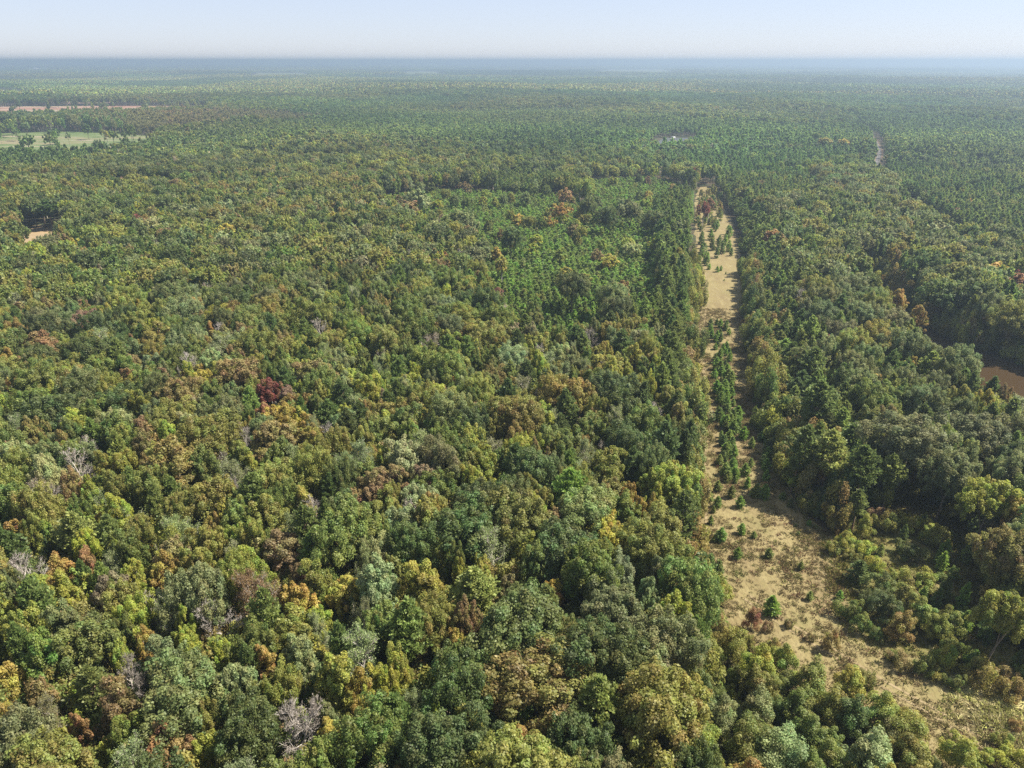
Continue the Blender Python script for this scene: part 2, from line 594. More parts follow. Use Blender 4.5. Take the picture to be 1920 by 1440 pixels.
def to_meshes(name, crown, seg, bark, fine=None, k=4):
    """crown mesh, trunk mesh and the two joined"""
    tv, tf = seg.mesh(k)
    out = {}
    parts_v, parts_f, val, hue, mi = [], [], [], [], []
    mats = []
    off = 0
    if crown is not None:
        V, F, a, h = crown
        out['crown'] = mesh_from(name + "_crown", V, F, mats=(M_LEAF,), attrs={"leaf_value": ('FLOAT', a), "leaf_hue": ('FLOAT', h)})
        parts_v.append(V); parts_f.append(F); val.append(a); hue.append(h); mi.append(np.zeros(len(F), int)); off = len(V)
        mats.append(M_LEAF)
    out['trunk'] = mesh_from(name + "_trunk", tv, tf, mats=(bark,))
    parts_v.append(tv); parts_f.append(tf + off); val.append(np.ones(len(tv))); hue.append(np.full(len(tv), .5)); mi.append(np.full(len(tf), len(mats))); off += len(tv)
    mats.append(bark)
    if fine is not None:
        fv, ff = fine.mesh(3)
        out['trunk'] = mesh_from(name + "_trunk", np.concatenate([tv, fv]), np.concatenate([tf, ff + len(tv)]), mats=(bark, M_TWIG),
                                 matidx=np.concatenate([np.zeros(len(tf), int), np.ones(len(ff), int)]))
        parts_v.append(fv); parts_f.append(ff + off); val.append(np.ones(len(fv))); hue.append(np.full(len(fv), .5)); mi.append(np.full(len(ff), len(mats)))
        mats.append(M_TWIG)
    out['whole'] = mesh_from(name + "_whole", np.concatenate(parts_v), np.concatenate(parts_f), mats=mats,
                             attrs={"leaf_value": ('FLOAT', np.concatenate(val)), "leaf_hue": ('FLOAT', np.concatenate(hue))},
                             matidx=np.concatenate(mi))
    return out


LODQ = [(2.8, .58), (.42, 1.45), (.05, 3.8)]      # share of leaves, size of leaf


def build_protos():
    def R_(s): return np.random.default_rng(s)
    for lod, (q, g) in enumerate(LODQ):
        small = lod == 2
        # spreading oaks: H 19, R 6.5
        protos.setdefault('oak_tree', {})[lod] = [
            to_meshes("oak", *shape_broadleaf(R_(100 + s), 19, 6.4, rng_h, int(190 if not small else 54), int(9800 * q), .33 * g, drop=118, pr=(.09, .19), gap=.08), M_BARK)
            for s, rng_h in enumerate((10.5, 11.5, 12.5, 10, 12))]
        protos.setdefault('broadleaf_tree', {})[lod] = [
            to_meshes("broadleaf", *shape_broadleaf(R_(200 + s), 18, r_, h_, int(120 if not small else 32), int(6000 * q), .31 * g, drop=122, pr=(.10, .22), gap=(.14, .22, .30)[s % 3], egg=e_), M_BARK)
            for s, (r_, h_, e_) in enumerate(((4.4, 9.5, 1), (4.6, 10.5, .9), (4.2, 11, .85), (4.8, 9, 1), (4.4, 12, .75), (4.5, 10, .95), (4.3, 12.5, .7), (4.9, 8.5, 1.05)))]
        protos.setdefault('autumn_tree', {})[lod] = [
            to_meshes("autumn", *shape_broadleaf(R_(300 + s), 17, r_, h_, int(84 if not small else 26), int(4300 * q), .29 * g, drop=130, pr=(.11, .24), gap=.26, egg=e_, loose=.5), M_PALE_BARK)
            for s, (r_, h_, e_) in enumerate(((3.7, 9, .9), (3.4, 10.5, .8), (3.8, 8.5, 1.), (3.2, 11, .75)))]
        protos.setdefault('bare_tree', {})[lod] = [
            to_meshes("bare", *(lambda r: (r[0], r[1], M_PALE_BARK, r[2]))(shape_bare(R_(400 + s), 18, 4.6, (15, 11, 6)[lod], (9, 6, 3)[lod], (9, 5, 3)[lod], int(nl * q), .19 * g)))
            for s, nl in enumerate((2600, 1900, 3200, 250, 120, 700))]
        protos.setdefault('pine_tree', {})[lod] = [
            to_meshes("pine", *shape_pine(R_(500 + s), 20, r_, b_, (15, 11, 7)[lod], (7, 6, 4)[lod], (8, 6, 3)[lod], (.62, .95, 2.1)[lod], (9, 6, 4)[lod], flat=1.0, low=.55, width=(.13, .16, .22)[lod]), M_PINE_BARK)
            for s, (r_, b_) in enumerate(((4.0, .45), (3.7, .5), (4.2, .40), (3.9, .52), (3.6, .42)))]
        protos.setdefault('young_pine', {})[lod] = [
            to_meshes("young_pine", *shape_pine(R_(600 + s), 7, r_, .04, (13, 9, 6)[lod], (6, 5, 4)[lod], (5, 4, 2)[lod], (.42, .62, 1.3)[lod], (8, 5, 4)[lod], flat=1.15, low=.80, width=(.13, .16, .24)[lod]), M_PINE_BARK)
            for s, r_ in enumerate((1.7, 1.5, 1.9, 1.6))]
        protos.setdefault('shrub', {})[lod] = [
            to_meshes("shrub", *shape_shrub(R_(700 + s), 3.0, 1.9, (20, 20, 14)[lod], int(1300 * q), .20 * g), M_BARK)
            for s in range(4)]
        # saplings of broadleaved trees, leafy nearly to the ground
        protos.setdefault('sapling_tree', {})[lod] = [
            to_meshes("sapling", *shape_broadleaf(R_(800 + s), 8.5, r_, 7.4, (40, 40, 20)[lod], int(3000 * q), .21 * g, drop=150, pr=(.24, .38), gap=.2, egg=.72, loose=.5), M_BARK)
            for s, r_ in enumerate((2.5, 2.2, 2.8, 2.4))]


build_protos()
BASE = {'oak_tree': (19, 6.4), 'broadleaf_tree': (18, 4.5), 'autumn_tree': (17, 3.6), 'bare_tree': (18, 4.4), 'pine_tree': (20, 3.9),
        'young_pine': (7, 1.6), 'shrub': (3, 1.9), 'sapling_tree': (8.5, 2.5)}
CROWN_AT = {'oak_tree': .72, 'broadleaf_tree': .72, 'autumn_tree': .70, 'bare_tree': .68, 'pine_tree': .74, 'young_pine': .5, 'shrub': .5, 'sapling_tree': .55}

# ------------------------------------------------------------------ colours of foliage (light returned plus light let through)
PAL = {
    'dark-green': (0.121, 0.152, 0.046), 'green': (0.170, 0.211, 0.050), 'bright-green': (0.217, 0.329, 0.066),
    'grey-green': (0.196, 0.224, 0.086), 'olive': (0.248, 0.255, 0.059), 'olive-brown': (0.272, 0.226, 0.067),
    'yellow-green': (0.300, 0.325, 0.058), 'pale-green': (0.285, 0.325, 0.140), 'brown': (0.255, 0.205, 0.080),
    'mauve-brown': (0.255, 0.200, 0.125), 'yellow': (0.375, 0.320, 0.070), 'gold': (0.340, 0.250, 0.068), 'orange': (0.330, 0.205, 0.085),
    'rust': (0.275, 0.185, 0.090), 'red': (0.260, 0.100, 0.075), 'grey': (0.409, 0.329, 0.228), 'pine-green': (0.160, 0.216, 0.059), 'deep-pine': (0.126, 0.176, 0.055),
    'light-pine': (0.230, 0.285, 0.078)}

# ------------------------------------------------------------------ map of the land, traced on the ground
CLEARING = poly([(1314, 350), (1304, 372), (1303, 440), (1307, 520), (1302, 620), (1308, 760), (1302, 860), (1306, 960), (1300, 1050), (1330, 1140),
                 (1400, 1225), (1500, 1290), (1620, 1362), (1740, 1425), (1850, 1530), (2050, 1540), (2050, 1330), (1920, 1285), (1820, 1252),
                 (1740, 1232), (1640, 1212), (1600, 1160), (1572, 1080), (1560, 1005), (1505, 960), (1474, 915), (1452, 850), (1432, 800),
                 (1410, 700), (1402, 600), (1393, 540), (1388, 470), (1378, 430), (1352, 380), (1330, 350)])
WEEDS = poly([(1560, 1004), (1600, 950), (1680, 930), (1760, 940), (1862, 1000), (1850, 1060), (1862, 1130), (1885, 1210), (1990, 1290), (1990, 1330), (1920, 1286),
              (1820, 1253), (1740, 1233), (1640, 1213), (1600, 1161), (1572, 1081)])
PALE_PATCH = poly([(1770, 1262), (1850, 1290), (1960, 1330), (1990, 1420), (1930, 1420), (1870, 1360), (1800, 1300)])
LOW = poly([(1300, 1060), (1330, 1120), (1400, 1205), (1500, 1275), (1620, 1352), (1740, 1418), (1860, 1545), (2150, 1560), (2250, 1900), (1290, 1900), (1290, 1290), (1320, 1200), (1300, 1130)])
RIVER = poly([(1600, 520), (1640, 515), (1680, 560), (1730, 607), (1790, 643), (1860, 668), (1960, 700), (2060, 730), (2060, 850), (1960, 850), (1865, 808),
              (1790, 774), (1730, 730), (1680, 656), (1640, 585)])
POND = poly([(1220, 284), (1224, 272), (1244, 259), (1304, 258), (1308, 264), (1296, 278), (1268, 289), (1232, 290)])
PL1 = poly([(880, 446), (1010, 422), (1120, 428), (1232, 415), (1240, 470), (1236, 590), (1200, 655), (1120, 682), (1000, 692), (940, 655), (895, 545)])
PL2 = poly([(700, 388), (800, 368), (1050, 376), (1110, 398), (1080, 450), (900, 456), (780, 448)])
PL3 = poly([(1100, 350), (1230, 345), (1296, 365), (1296, 420), (1110, 432)])
PM = [poly([(930, 318), (1050, 315), (1060, 346), (930, 352)], 10),
      poly([(1645, 246), (1930, 236), (1960, 470), (1800, 452), (1700, 395), (1668, 345), (1660, 290)], 10),
      poly([(1240, 285), (1440, 280), (1620, 272), (1610, 300), (1400, 318), (1250, 312)], 10),
      poly([(330, 264), (400, 240), (590, 228), (650, 246), (560, 266), (420, 277)], 10),
      poly([(840, 206), (1080, 203), (1110, 236), (850, 240)], 10),
      poly([(1340, 320), (1500, 318), (1560, 350), (1480, 380), (1360, 380)], 10)]
WALL_L = poly([(1225, 420), (1300, 380), (1305, 520), (1300, 620), (1306, 760), (1298, 880), (1225, 850), (1238, 700), (1240, 580)])
WALL_R = poly([(1348, 350), (1382, 430), (1392, 470), (1397, 540), (1406, 600), (1414, 700), (1436, 800), (1456, 850), (1478, 915), (1510, 960), (1610, 1000),
               (1680, 960), (1600, 860), (1560, 780), (1500, 680), (1470, 560), (1440, 470), (1400, 380)])
FIELD = poly([(-40, 252), (120, 247), (200, 250), (295, 256), (300, 272), (260, 292), (150, 301), (60, 306), (-40, 308)])
CLAY = poly([(-30, 201), (150, 199), (390, 199), (380, 214), (250, 221), (-30, 227)])
CLAY2 = poly([(140, 181), (200, 180), (218, 193), (125, 195)])
SOIL = poly([(50, 424), (105, 420), (126, 440), (120, 492), (66, 508), (40, 474)])
THIN = poly([(125, 244), (200, 247), (300, 252), (315, 232), (300, 222), (130, 228)], 8)
RUSTY = poly([(240, 238), (300, 246), (420, 232), (560, 232), (620, 216), (420, 208), (240, 216)], 10)
FAR_FIELDS = [poly([(465, 146), (575, 145), (570, 137.5), (485, 137)]), poly([(755, 142), (825, 142), (815, 134.5), (765, 134.5)]),
              poly([(42, 133), (102, 133), (92, 127.5), (50, 127.5)]), poly([(5, 181), (60, 180), (40, 171.5), (-40, 171.5)]), poly([(1120, 137), (1260, 137), (1250, 130.5), (1140, 130.5)])]
ROAD_PX = [(1830, 466), (1760, 430), (1700, 392), (1664, 358), (1646, 340), (1641, 322), (1645, 304), (1650, 286), (1640, 262), (1620, 246), (1600, 236)]
ROAD = np.array([ground_at(u, v) for u, v in ROAD_PX])


def road_dist(X, Y):
    X = np.asarray(X, float); Y = np.asarray(Y, float)
    best = np.full(X.shape, 1e9)
    for i in range(len(ROAD) - 1):
        a, b = ROAD[i], ROAD[i + 1]
        d = b - a
        t = np.clip(((X - a[0]) * d[0] + (Y - a[1]) * d[1]) / (d * d).sum(), 0, 1)
        best = np.minimum(best, np.hypot(X - a[0] - t * d[0], Y - a[1] - t * d[1]))
    return best


# ------------------------------------------------------------------ the setting: ground sheets and water
def link(name, me, kind=None):
    o = bpy.data.objects.new(name, me)
    root_col.objects.link(o)
    if kind: o["kind"] = kind
    return o


def build_ground():
    rings = np.concatenate([[0.], np.geomspace(30, 38000, 150)])
    k = 240
    t = np.arange(k) * 2 * PI / k
    X = (rings[:, None] * np.cos(t)).ravel(); Y = (rings[:, None] * np.sin(t)).ravel()
    V = np.stack([X, Y, terrain(X, Y)], 1)
    i = np.arange(len(rings) - 1)[:, None] * k; j = np.arange(k)[None]; jn = (j + 1) % k
    F = np.stack([i + j, i + jn, i + k + jn, i + k + j], -1).reshape(-1, 4)[:, ::-1]
    F = F[k:]                                       # innermost ring: one fan
    me = mesh_from("ground", V, F, [[0, k + a, k + (a + 1) % k] for a in range(k)], mats=(M_GROUND,))
    me.polygons.foreach_set("use_smooth", np.ones(len(me.polygons), bool))
    return link("ground", me, "structure")


def sheet(name, P, mat, z, step=None):
    """flat-lying sheet cut to an outline, following the relief"""
    import bmesh
    bm = bmesh.new()
    # soften the outline a little so that borders do not run as straight lines
    pts = []
    n = len(P)
    for i in range(n):
        a, b = P[i], P[(i + 1) % n]
        L = np.hypot(*(b - a))
        m = max(1, min(24, int(L / (step or 6.0))))
        for q in range(m):
            p = a + (b - a) * q / m
            w = min(1.6, L * .06)
            ox = (vnoise(p[0], p[1], 4.0, 3) - .5) * 2 * w; oy = (vnoise(p[0], p[1], 4.0, 5) - .5) * 2 * w
            pts.append((p[0] + ox, p[1] + oy))
    vs_ = [bm.verts.new((x, y, float(terrain(np.float64(x), np.float64(y))) + z)) for x, y in pts]
    bm.faces.new(vs_)
    bmesh.ops.triangulate(bm, faces=bm.faces[:])
    bmesh.ops.recalc_face_normals(bm, faces=bm.faces[:])
    me = bpy.data.meshes.new(name)
    bm.to_mesh(me); bm.free()
    if me.polygons and me.polygons[0].normal.z < 0: me.flip_normals()
    me.materials.append(mat)
    return link(name, me, "structure")


build_ground()
sheet("grass_clearing", CLEARING, M_CLEAR, .05)
sheet("weedy_meadow", WEEDS, M_WEED, .08)
sheet("pale_meadow", PALE_PATCH, M_PALE, .12)
sheet("river", RIVER, M_RIVER, .06)
sheet("pond", POND, M_POND, .10, 20)
sheet("pasture", FIELD, M_FIELD, .35, 30)
sheet("clay_clearing", CLAY, M_CLAY, .5, 60)
sheet("clay_clearing", CLAY2, M_CLAY, .5, 60)
sheet("bare_field", SOIL, M_SOIL, .1, 8)
for P in FAR_FIELDS: sheet("far_field", P, M_FIELD, 2.5, 200)


def strip(name, C, w, mat, z):
    # dense centreline
    pts = []
    for i in range(len(C) - 1):
        for q in range(8): pts.append(C[i] + (C[i + 1] - C[i]) * q / 8)
    pts.append(C[-1]); pts = np.array(pts)
    for _ in range(6): pts[1:-1] = (pts[:-2] + 2 * pts[1:-1] + pts[2:]) / 4
    t = unit(np.gradient(pts, axis=0)); nrm = np.stack([-t[:, 1], t[:, 0]], 1)
    L, Rr = pts + nrm * w / 2, pts - nrm * w / 2
    A = np.concatenate([L, Rr]); n = len(pts)
    V = np.column_stack([A, terrain(A[:, 0], A[:, 1]) + z])
    i = np.arange(n - 1)
    F = np.stack([i, i + n, i + n + 1, i + 1], 1)
    return link(name, mesh_from(name, V, F, mats=(mat,)), "structure")


strip("road_shoulder", ROAD, 8.5, M_SHOULDER, .15)
strip("gravel_road", ROAD, 4.6, M_ROAD, .22)

M_RUT = mix_noise_mat("worn_track", [
    ((.22, .172, .098), 0, 0, 0, (1, 1, 1)),
    ((.165, .128, .064), .5, .42, .62, (1, 1, 1))], .95, (1.5, .2))


def ruts(px, gap=1.7, w=.55):
    C = np.array([ground_at(u, v) for u, v in px])
    t = unit(np.gradient(C, axis=0)); nrm = np.stack([-t[:, 1], t[:, 0]], 1)
    for sgn in (-1, 1): strip("wheel_track", C + nrm * gap / 2 * sgn, w, M_RUT, .09)


ruts([(1318, 1060), (1317, 980), (1316, 900), (1317, 820), (1317, 740), (1314, 670), (1316, 610), (1322, 560), (1320, 510), (1314, 470), (1311, 430)])
ruts([(1400, 1120), (1470, 1170), (1560, 1222), (1650, 1280), (1750, 1335), (1850, 1398), (1960, 1475)])

# ------------------------------------------------------------------ where every tree stands
# trees that the photograph lets one recognise: u, v of the crown's middle, kind, colour, crown radius in metres
NOTED = [
    (165, 1069, 'A', 'orange', 2.6), (319, 1087, 'A', 'gold', 2.9), (120, 1089, 'A', 'gold', 3.2), (120, 1121, 'A', 'yellow-green', 3.6), (95, 1130, 'A', 'yellow', 2.6),
    (356, 997, 'B', 'pale-green', 4.2), (262, 986, 'B', 'pale-green', 4.0), (154, 952, 'B', 'pale-green', 4.0), (521, 1042, 'A', 'rust', 4.0), (495, 1110, 'B', 'rust', 4.2),
    (562, 1140, 'A', 'gold', 3.4), (652, 1121, 'A', 'yellow', 3.0), (705, 1087, 'A', 'red', 1.8), (495, 1271, 'A', 'gold', 2.6), (686, 1249, 'B', 'pale-green', 4.4),
    (682, 1309, 'A', 'yellow', 2.6), (551, 1399, 'B', 'grey', 4.6), (619, 1402, 'A', 'yellow', 2.6), (307, 1421, 'A', 'orange', 3.0), (345, 1414, 'A', 'orange', 2.6),
    (161, 1384, 'A', 'orange', 1.8), (22, 1290, 'A', 'yellow', 3.4), (10, 1370, 'A', 'gold', 2.6), (247, 1286, 'B', 'grey', 2.8), (349, 1305, 'O', 'grey-green', 6.0),
    (371, 1125, 'O', 'grey-green', 4.8), (139, 1001, 'P', 'light-pine', 4.4), (330, 1057, 'A', 'brown', 3.4), (577, 975, 'B', 'mauve-brown', 3.4), (416, 926, 'A', 'gold', 2.6),
    (184, 952, 'A', 'yellow-green', 2.6), (210, 979, 'A', 'yellow', 2.2), (34, 1020, 'A', 'gold', 2.8), (724, 915, 'L', 'brown', 4.6), (660, 956, 'A', 'rust', 3.0),
    (694, 949, 'A', 'brown', 3.4), (937, 1039, 'B', 'pale-green', 4.0), (870, 1001, 'O', 'dark-green', 6.8), (1057, 1042, 'O', 'dark-green', 6.4), (1106, 1084, 'O', 'green', 5.2),
    (1099, 971, 'O', 'grey-green', 6.4), (1001, 971, 'L', 'yellow-green', 3.0), (1132, 1020, 'L', 'yellow-green', 4.6), (844, 1226, 'A', 'gold', 1.9), (949, 1121, 'A', 'brown', 2.2),
    (1039, 1125, 'A', 'yellow', 2.0), (1264, 1166, 'L', 'yellow-green', 3.8), (975, 1189, 'O', 'dark-green', 7.2), (994, 1294, 'O', 'olive-brown', 7.4), (1125, 1237, 'O', 'dark-green', 6.2),
    (1249, 1219, 'O', 'grey-green', 5.2), (1237, 1350, 'O', 'olive', 6.6), (1144, 1155, 'O', 'grey-green', 5.4), (757, 1185, 'P', 'light-pine', 4.4), (885, 1114, 'P', 'light-pine', 4.4),
    (1061, 922, 'P', 'bright-green', 4.6), (977, 1410, 'A', 'gold', 2.4), (1174, 937, 'A', 'gold', 2.0), (1200, 967, 'A', 'yellow', 1.8), (1217, 967, 'A', 'yellow', 1.8),
    (1254, 915, 'L', 'yellow-green', 4.0), (1262, 898, 'A', 'yellow', 2.4), (859, 958, 'A', 'red', 1.4), (82, 660, 'A', 'rust', 6.0), (165, 611, 'L', 'mauve-brown', 5.6),
    (34, 652, 'A', 'orange', 3.6), (204, 645, 'B', 'pale-green', 5.0), (405, 667, 'B', 'pale-green', 6.0), (400, 690, 'L', 'pale-green', 4.0), (397, 630, 'A', 'gold', 3.2), (521, 795, 'A', 'yellow', 4.6),
    (545, 800, 'A', 'yellow', 3.6), (490, 790, 'A', 'orange', 3.0), (259, 735, 'A', 'yellow', 2.8), (379, 727, 'A', 'yellow', 3.6), (45, 733, 'A', 'orange', 3.0), (304, 727, 'A', 'rust', 3.2),
    (266, 821, 'A', 'rust', 3.6), (457, 712, 'L', 'brown', 6.2), (592, 709, 'L', 'brown', 7.0), (337, 750, 'L', 'brown', 5.0), (330, 874, 'L', 'olive-brown', 6.4), (506, 832, 'L', 'brown', 6.0),
    (540, 757, 'A', 'mauve-brown', 4.0), (656, 720, 'A', 'yellow-green', 3.6), (157, 877, 'B', 'mauve-brown', 4.2), (161, 671, 'O', 'dark-green', 7.2), (94, 780, 'O', 'dark-green', 7.0),
    (225, 761, 'O', 'dark-green', 6.4), (559, 881, 'B', 'pale-green', 4.2), (652, 881, 'B', 'pale-green', 4.4), (690, 875, 'B', 'pale-green', 4.0), (461, 900, 'B', 'pale-green', 4.0),
    (525, 900, 'A', 'gold', 2.8), (319, 825, 'A', 'yellow-green', 3.0), (760, 850, 'B', 'pale-green', 5.0), (760, 870, 'L', 'pale-green', 4.5), (925, 850, 'B', 'pale-green', 3.8), (975, 850, 'L', 'yellow-green', 3.0),
    (800, 800, 'A', 'gold', 2.4), (865, 790, 'A', 'red', 2.0), (650, 790, 'A', 'yellow-green', 3.0), (1140, 880, 'L', 'olive', 4.0), (1190, 680, 'L', 'yellow-green', 4.2),
    (1635, 731, 'A', 'gold', 3.6), (1684, 570, 'A', 'gold', 3.6), (1714, 600, 'A', 'gold', 3.2), (1639, 592, 'A', 'gold', 3.4), (1552, 660, 'A', 'red', 2.4), (1800, 761, 'A', 'red', 1.6),
    (1702, 697, 'A', 'gold', 3.2), (1665, 697, 'A', 'gold', 3.0), (1862, 765, 'B', 'yellow-green', 5.0), (1912, 785, 'B', 'pale-green', 4.6), (1530, 682, 'P', 'pine-green', 4.6), (1575, 581, 'P', 'deep-pine', 5.2),
    (1537, 750, 'P', 'pine-green', 5.4), (1556, 847, 'P', 'light-pine', 5.0), (1624, 874, 'P', 'pine-green', 4.4), (1500, 830, 'P', 'deep-pine', 4.2), (1706, 836, 'O', 'grey-green', 7.6),
    (1819, 825, 'O', 'grey-green', 7.2), (1800, 690, 'O', 'grey-green', 6.0), (1672, 611, 'O', 'grey-green', 5.8), (1556, 517, 'O', 'grey-green', 7.4), (1500, 495, 'O', 'grey-green', 7.0), (1600, 545, 'O', 'grey-green', 6.6),
    (1856, 945, 'L', 'yellow-green', 4.4), (1905, 975, 'A', 'yellow', 3.2), (1886, 1042, 'O', 'olive-brown', 5.0), (1879, 1159, 'L', 'yellow-green', 3.4), 
    (1905, 880, 'O', 'dark-green', 5.0), (1780, 890, 'O', 'grey-green', 5.2), (1545, 400, 'A', 'gold', 5.0), (1560, 420, 'A', 'yellow-green', 5.4), (1590, 405, 'A', 'yellow-green', 5.0), (1450, 450, 'A', 'orange', 5.0),
    (1760, 440, 'L', 'pale-green', 7.0), (1700, 460, 'L', 'olive', 6.4), (1745, 490, 'O', 'olive', 7.0), (1800, 520, 'O', 'olive', 7.0), (1860, 520, 'A', 'gold', 6.0), (1900, 540, 'A', 'orange', 6.0),
    (1830, 560, 'O', 'dark-green', 7.0), (1770, 555, 'O', 'dark-green', 7.0), (1900, 600, 'O', 'olive', 7.0), (1580, 270, 'A', 'yellow', 7.0), (1545, 268, 'A', 'yellow', 7.0), (1510, 395, 'A', 'yellow-green', 5.0),
    (1320, 395, 'A', 'red', 3.0), (1330, 385, 'A', 'rust', 3.0), (1074, 539, 'O', 'dark-green', 6.4), (1160, 590, 'O', 'dark-green', 6.0), (1150, 560, 'O', 'grey-green', 6.0), (1165, 550, 'A', 'orange', 3.6), (1150, 575, 'A', 'gold', 4.0),
    (1190, 620, 'L', 'olive', 5.0), (1140, 610, 'P', 'deep-pine', 4.4), (945, 600, 'A', 'yellow-green', 4.0), (940, 500, 'A', 'yellow', 3.0), (900, 470, 'L', 'grey-green', 5.4), (960, 450, 'O', 'dark-green', 5.4), (1050, 400, 'A', 'gold', 5.0),
    (1180, 400, 'O', 'grey-green', 6.4), (1135, 410, 'O', 'dark-green', 6.0), (1230, 415, 'O', 'dark-green', 6.0), (1060, 370, 'A', 'orange', 5.0), (765, 395, 'L', 'brown', 7.0), (785, 375, 'L', 'pale-green', 7.0), (825, 325, 'A', 'red', 5.0),
    (1165, 650, 'P', 'deep-pine', 5.0), (1150, 740, 'O', 'dark-green', 5.6), (1160, 770, 'O', 'dark-green', 5.4), (1248, 830, 'P', 'deep-pine', 5.0), (1225, 790, 'B', 'mauve-brown', 3.6), (430, 440, 'A', 'yellow', 6.0), (415, 460, 'L', 'pale-green', 6.5),
    (285, 430, 'L', 'pale-green', 6.5), (260, 420, 'A', 'red', 4.0), (90, 390, 'P', 'deep-pine', 5.6), (75, 385, 'P', 'deep-pine', 5.6), (110, 388, 'O', 'dark-green', 7.0), (130, 380, 'O', 'dark-green', 7.0), (60, 388, 'O', 'dark-green', 7.0),
    (430, 395, 'L', 'pale-green', 6.0), (330, 350, 'L', 'brown', 7.5), (85, 510, 'A', 'orange', 3.6), (80, 490, 'B', 'pale-green', 5.0), (505, 430, 'A', 'yellow-green', 4.0),
    (1140, 700, 'L', 'olive', 5.0), (720, 650, 'O', 'olive', 6.0), (300, 640, 'L', 'olive-brown', 6.0), (620, 650, 'A', 'gold', 3.0), (870, 605, 'O', 'olive', 6.6), (925, 600, 'B', 'mauve-brown', 5.0), (890, 630, 'L', 'olive', 5.5)]
K = {'A': 'autumn_tree', 'B': 'bare_tree', 'O': 'oak_tree', 'L': 'broadleaf_tree', 'P': 'pine_tree', 'Y': 'young_pine', 'S': 'shrub', 'T': 'sapling_tree'}
# low growth round the clearing: u, v of the middle, kind, colour, radius, height
LOWGROWTH = [
    (1339, 1110, 'T', 'yellow-green', 2.4, 8), (1421, 1219, 'T', 'yellow-green', 2.6, 8.5), (1515, 1256, 'T', 'olive', 2.8, 8.5), (1594, 1256, 'T', 'yellow-green', 2.6, 8.5), (1650, 1305, 'T', 'olive', 2.7, 8),
    (1699, 1342, 'T', 'olive', 2.6, 7.5), (1462, 1387, 'T', 'pale-green', 3.0, 8), (1635, 1391, 'T', 'pale-green', 3.2, 8.5), (1421, 1305, 'T', 'grey-green', 2.6, 7.5),
    (1800, 1387, 'T', 'yellow-green', 2.4, 6.5), (1369, 1215, 'T', 'olive', 2.3, 8), (1345, 1175, 'T', 'olive-brown', 2.2, 8), (1470, 1215, 'T', 'olive', 2.2, 7.5), (1450, 1195, 'T', 'olive-brown', 1.8, 6),
    (1555, 1300, 'T', 'olive', 2.6, 8), (1590, 1320, 'T', 'dark-green', 2.6, 8), (1700, 1380, 'T', 'olive', 2.4, 7), (1400, 1400, 'T', 'olive', 2.6, 8),
    (1310, 1410, 'T', 'yellow-green', 2.4, 8), (1410, 1430, 'T', 'gold', 2.4, 7), (1345, 1345, 'T', 'grey-green', 2.4, 8), (1520, 1420, 'T', 'green', 2.0, 7), (1300, 1090, 'T', 'green', 2.4, 9), (1325, 1075, 'Y', 'pine-green', 2.2, 8.5),
    (1345, 1080, 'Y', 'light-pine', 2.0, 7), (1290, 1120, 'T', 'grey-green', 2.4, 9), (1410, 1165, 'T', 'orange', 1.5, 5), (1520, 1195, 'S', 'brown', .8, 1.4), (1480, 1170, 'S', 'brown', 1.0, 1.6), (1440, 1175, 'S', 'rust', .9, 2),
    (1560, 1200, 'T', 'olive-brown', 1.3, 4.5), (1620, 1275, 'S', 'olive', 1.5, 3), (1660, 1345, 'T', 'brown', 2.0, 6), 
    (1609, 1072, 'Y', 'deep-pine', 2.2, 5.5), (1650, 1099, 'T', 'green', 2.2, 6), (1699, 1121, 'T', 'olive', 2.3, 6.5), (1732, 1155, 'T', 'olive', 2.4, 6.5), (1785, 1170, 'T', 'green', 2.2, 6.5), (1597, 1144, 'S', 'green', 2.0, 4), (1616, 1170, 'S', 'green', 1.7, 3.4),
    (1710, 1039, 'S', 'dark-green', 2.4, 4), (1586, 1016, 'T', 'yellow-green', 1.8, 5), (1620, 1030, 'S', 'yellow-green', 2.0, 3), (1640, 1060, 'S', 'yellow-green', 1.8, 3), (1565, 1030, 'S', 'olive', 1.8, 2.6), (1690, 1085, 'S', 'olive', 1.8, 3.2), (1735, 1085, 'S', 'yellow-green', 2.2, 3),
    (1760, 1010, 'S', 'olive', 2.4, 3.6), (1720, 985, 'S', 'yellow-green', 2.4, 4), (1745, 1000, 'T', 'yellow-green', 2.0, 5), (1660, 985, 'S', 'olive', 2.0, 4), (1640, 970, 'S', 'rust', 1.6, 3.6), (1800, 960, 'T', 'yellow-green', 2.2, 6), (1620, 990, 'T', 'yellow-green', 1.8, 5.5),
    (1670, 1150, 'T', 'dark-green', 2.2, 6), (1690, 1175, 'T', 'olive-brown', 2.2, 6), (1640, 1130, 'T', 'dark-green', 2.0, 5.5), (1757, 1180, 'T', 'olive', 2.0, 5.5), (1780, 1215, 'S', 'green', 1.8, 3.6), (1735, 1250, 'S', 'green', 1.5, 3), (1755, 1262, 'S', 'olive', 1.3, 2.6),
    (1690, 1240, 'S', 'brown', 1.6, 2.6), (1675, 1232, 'S', 'green', .9, 1.8), (1770, 1240, 'S', 'yellow-green', 1.5, 4), (1795, 1280, 'S', 'green', 1.4, 2.6), (1840, 1270, 'S', 'olive', 2.2, 4), (1835, 1250, 'S', 'yellow-green', 1.8, 3.4), (1900, 1295, 'S', 'olive-brown', 1.7, 3.4), (1875, 1270, 'S', 'brown', 1.6, 3), (1820, 1235, 'S', 'green', 1.6, 3),
    (1880, 1390, 'S', 'olive', 1.2, 2), (1905, 1360, 'S', 'olive-brown', 1.0, 1.6), (1850, 1420, 'S', 'yellow-green', 1.8, 3), (1905, 1425, 'S', 'yellow-green', 1.8, 2.6),
    (1575, 985, 'S', 'green', 1.2, 2.4), (1640, 1190, 'S', 'green', 1.2, 2.4)]
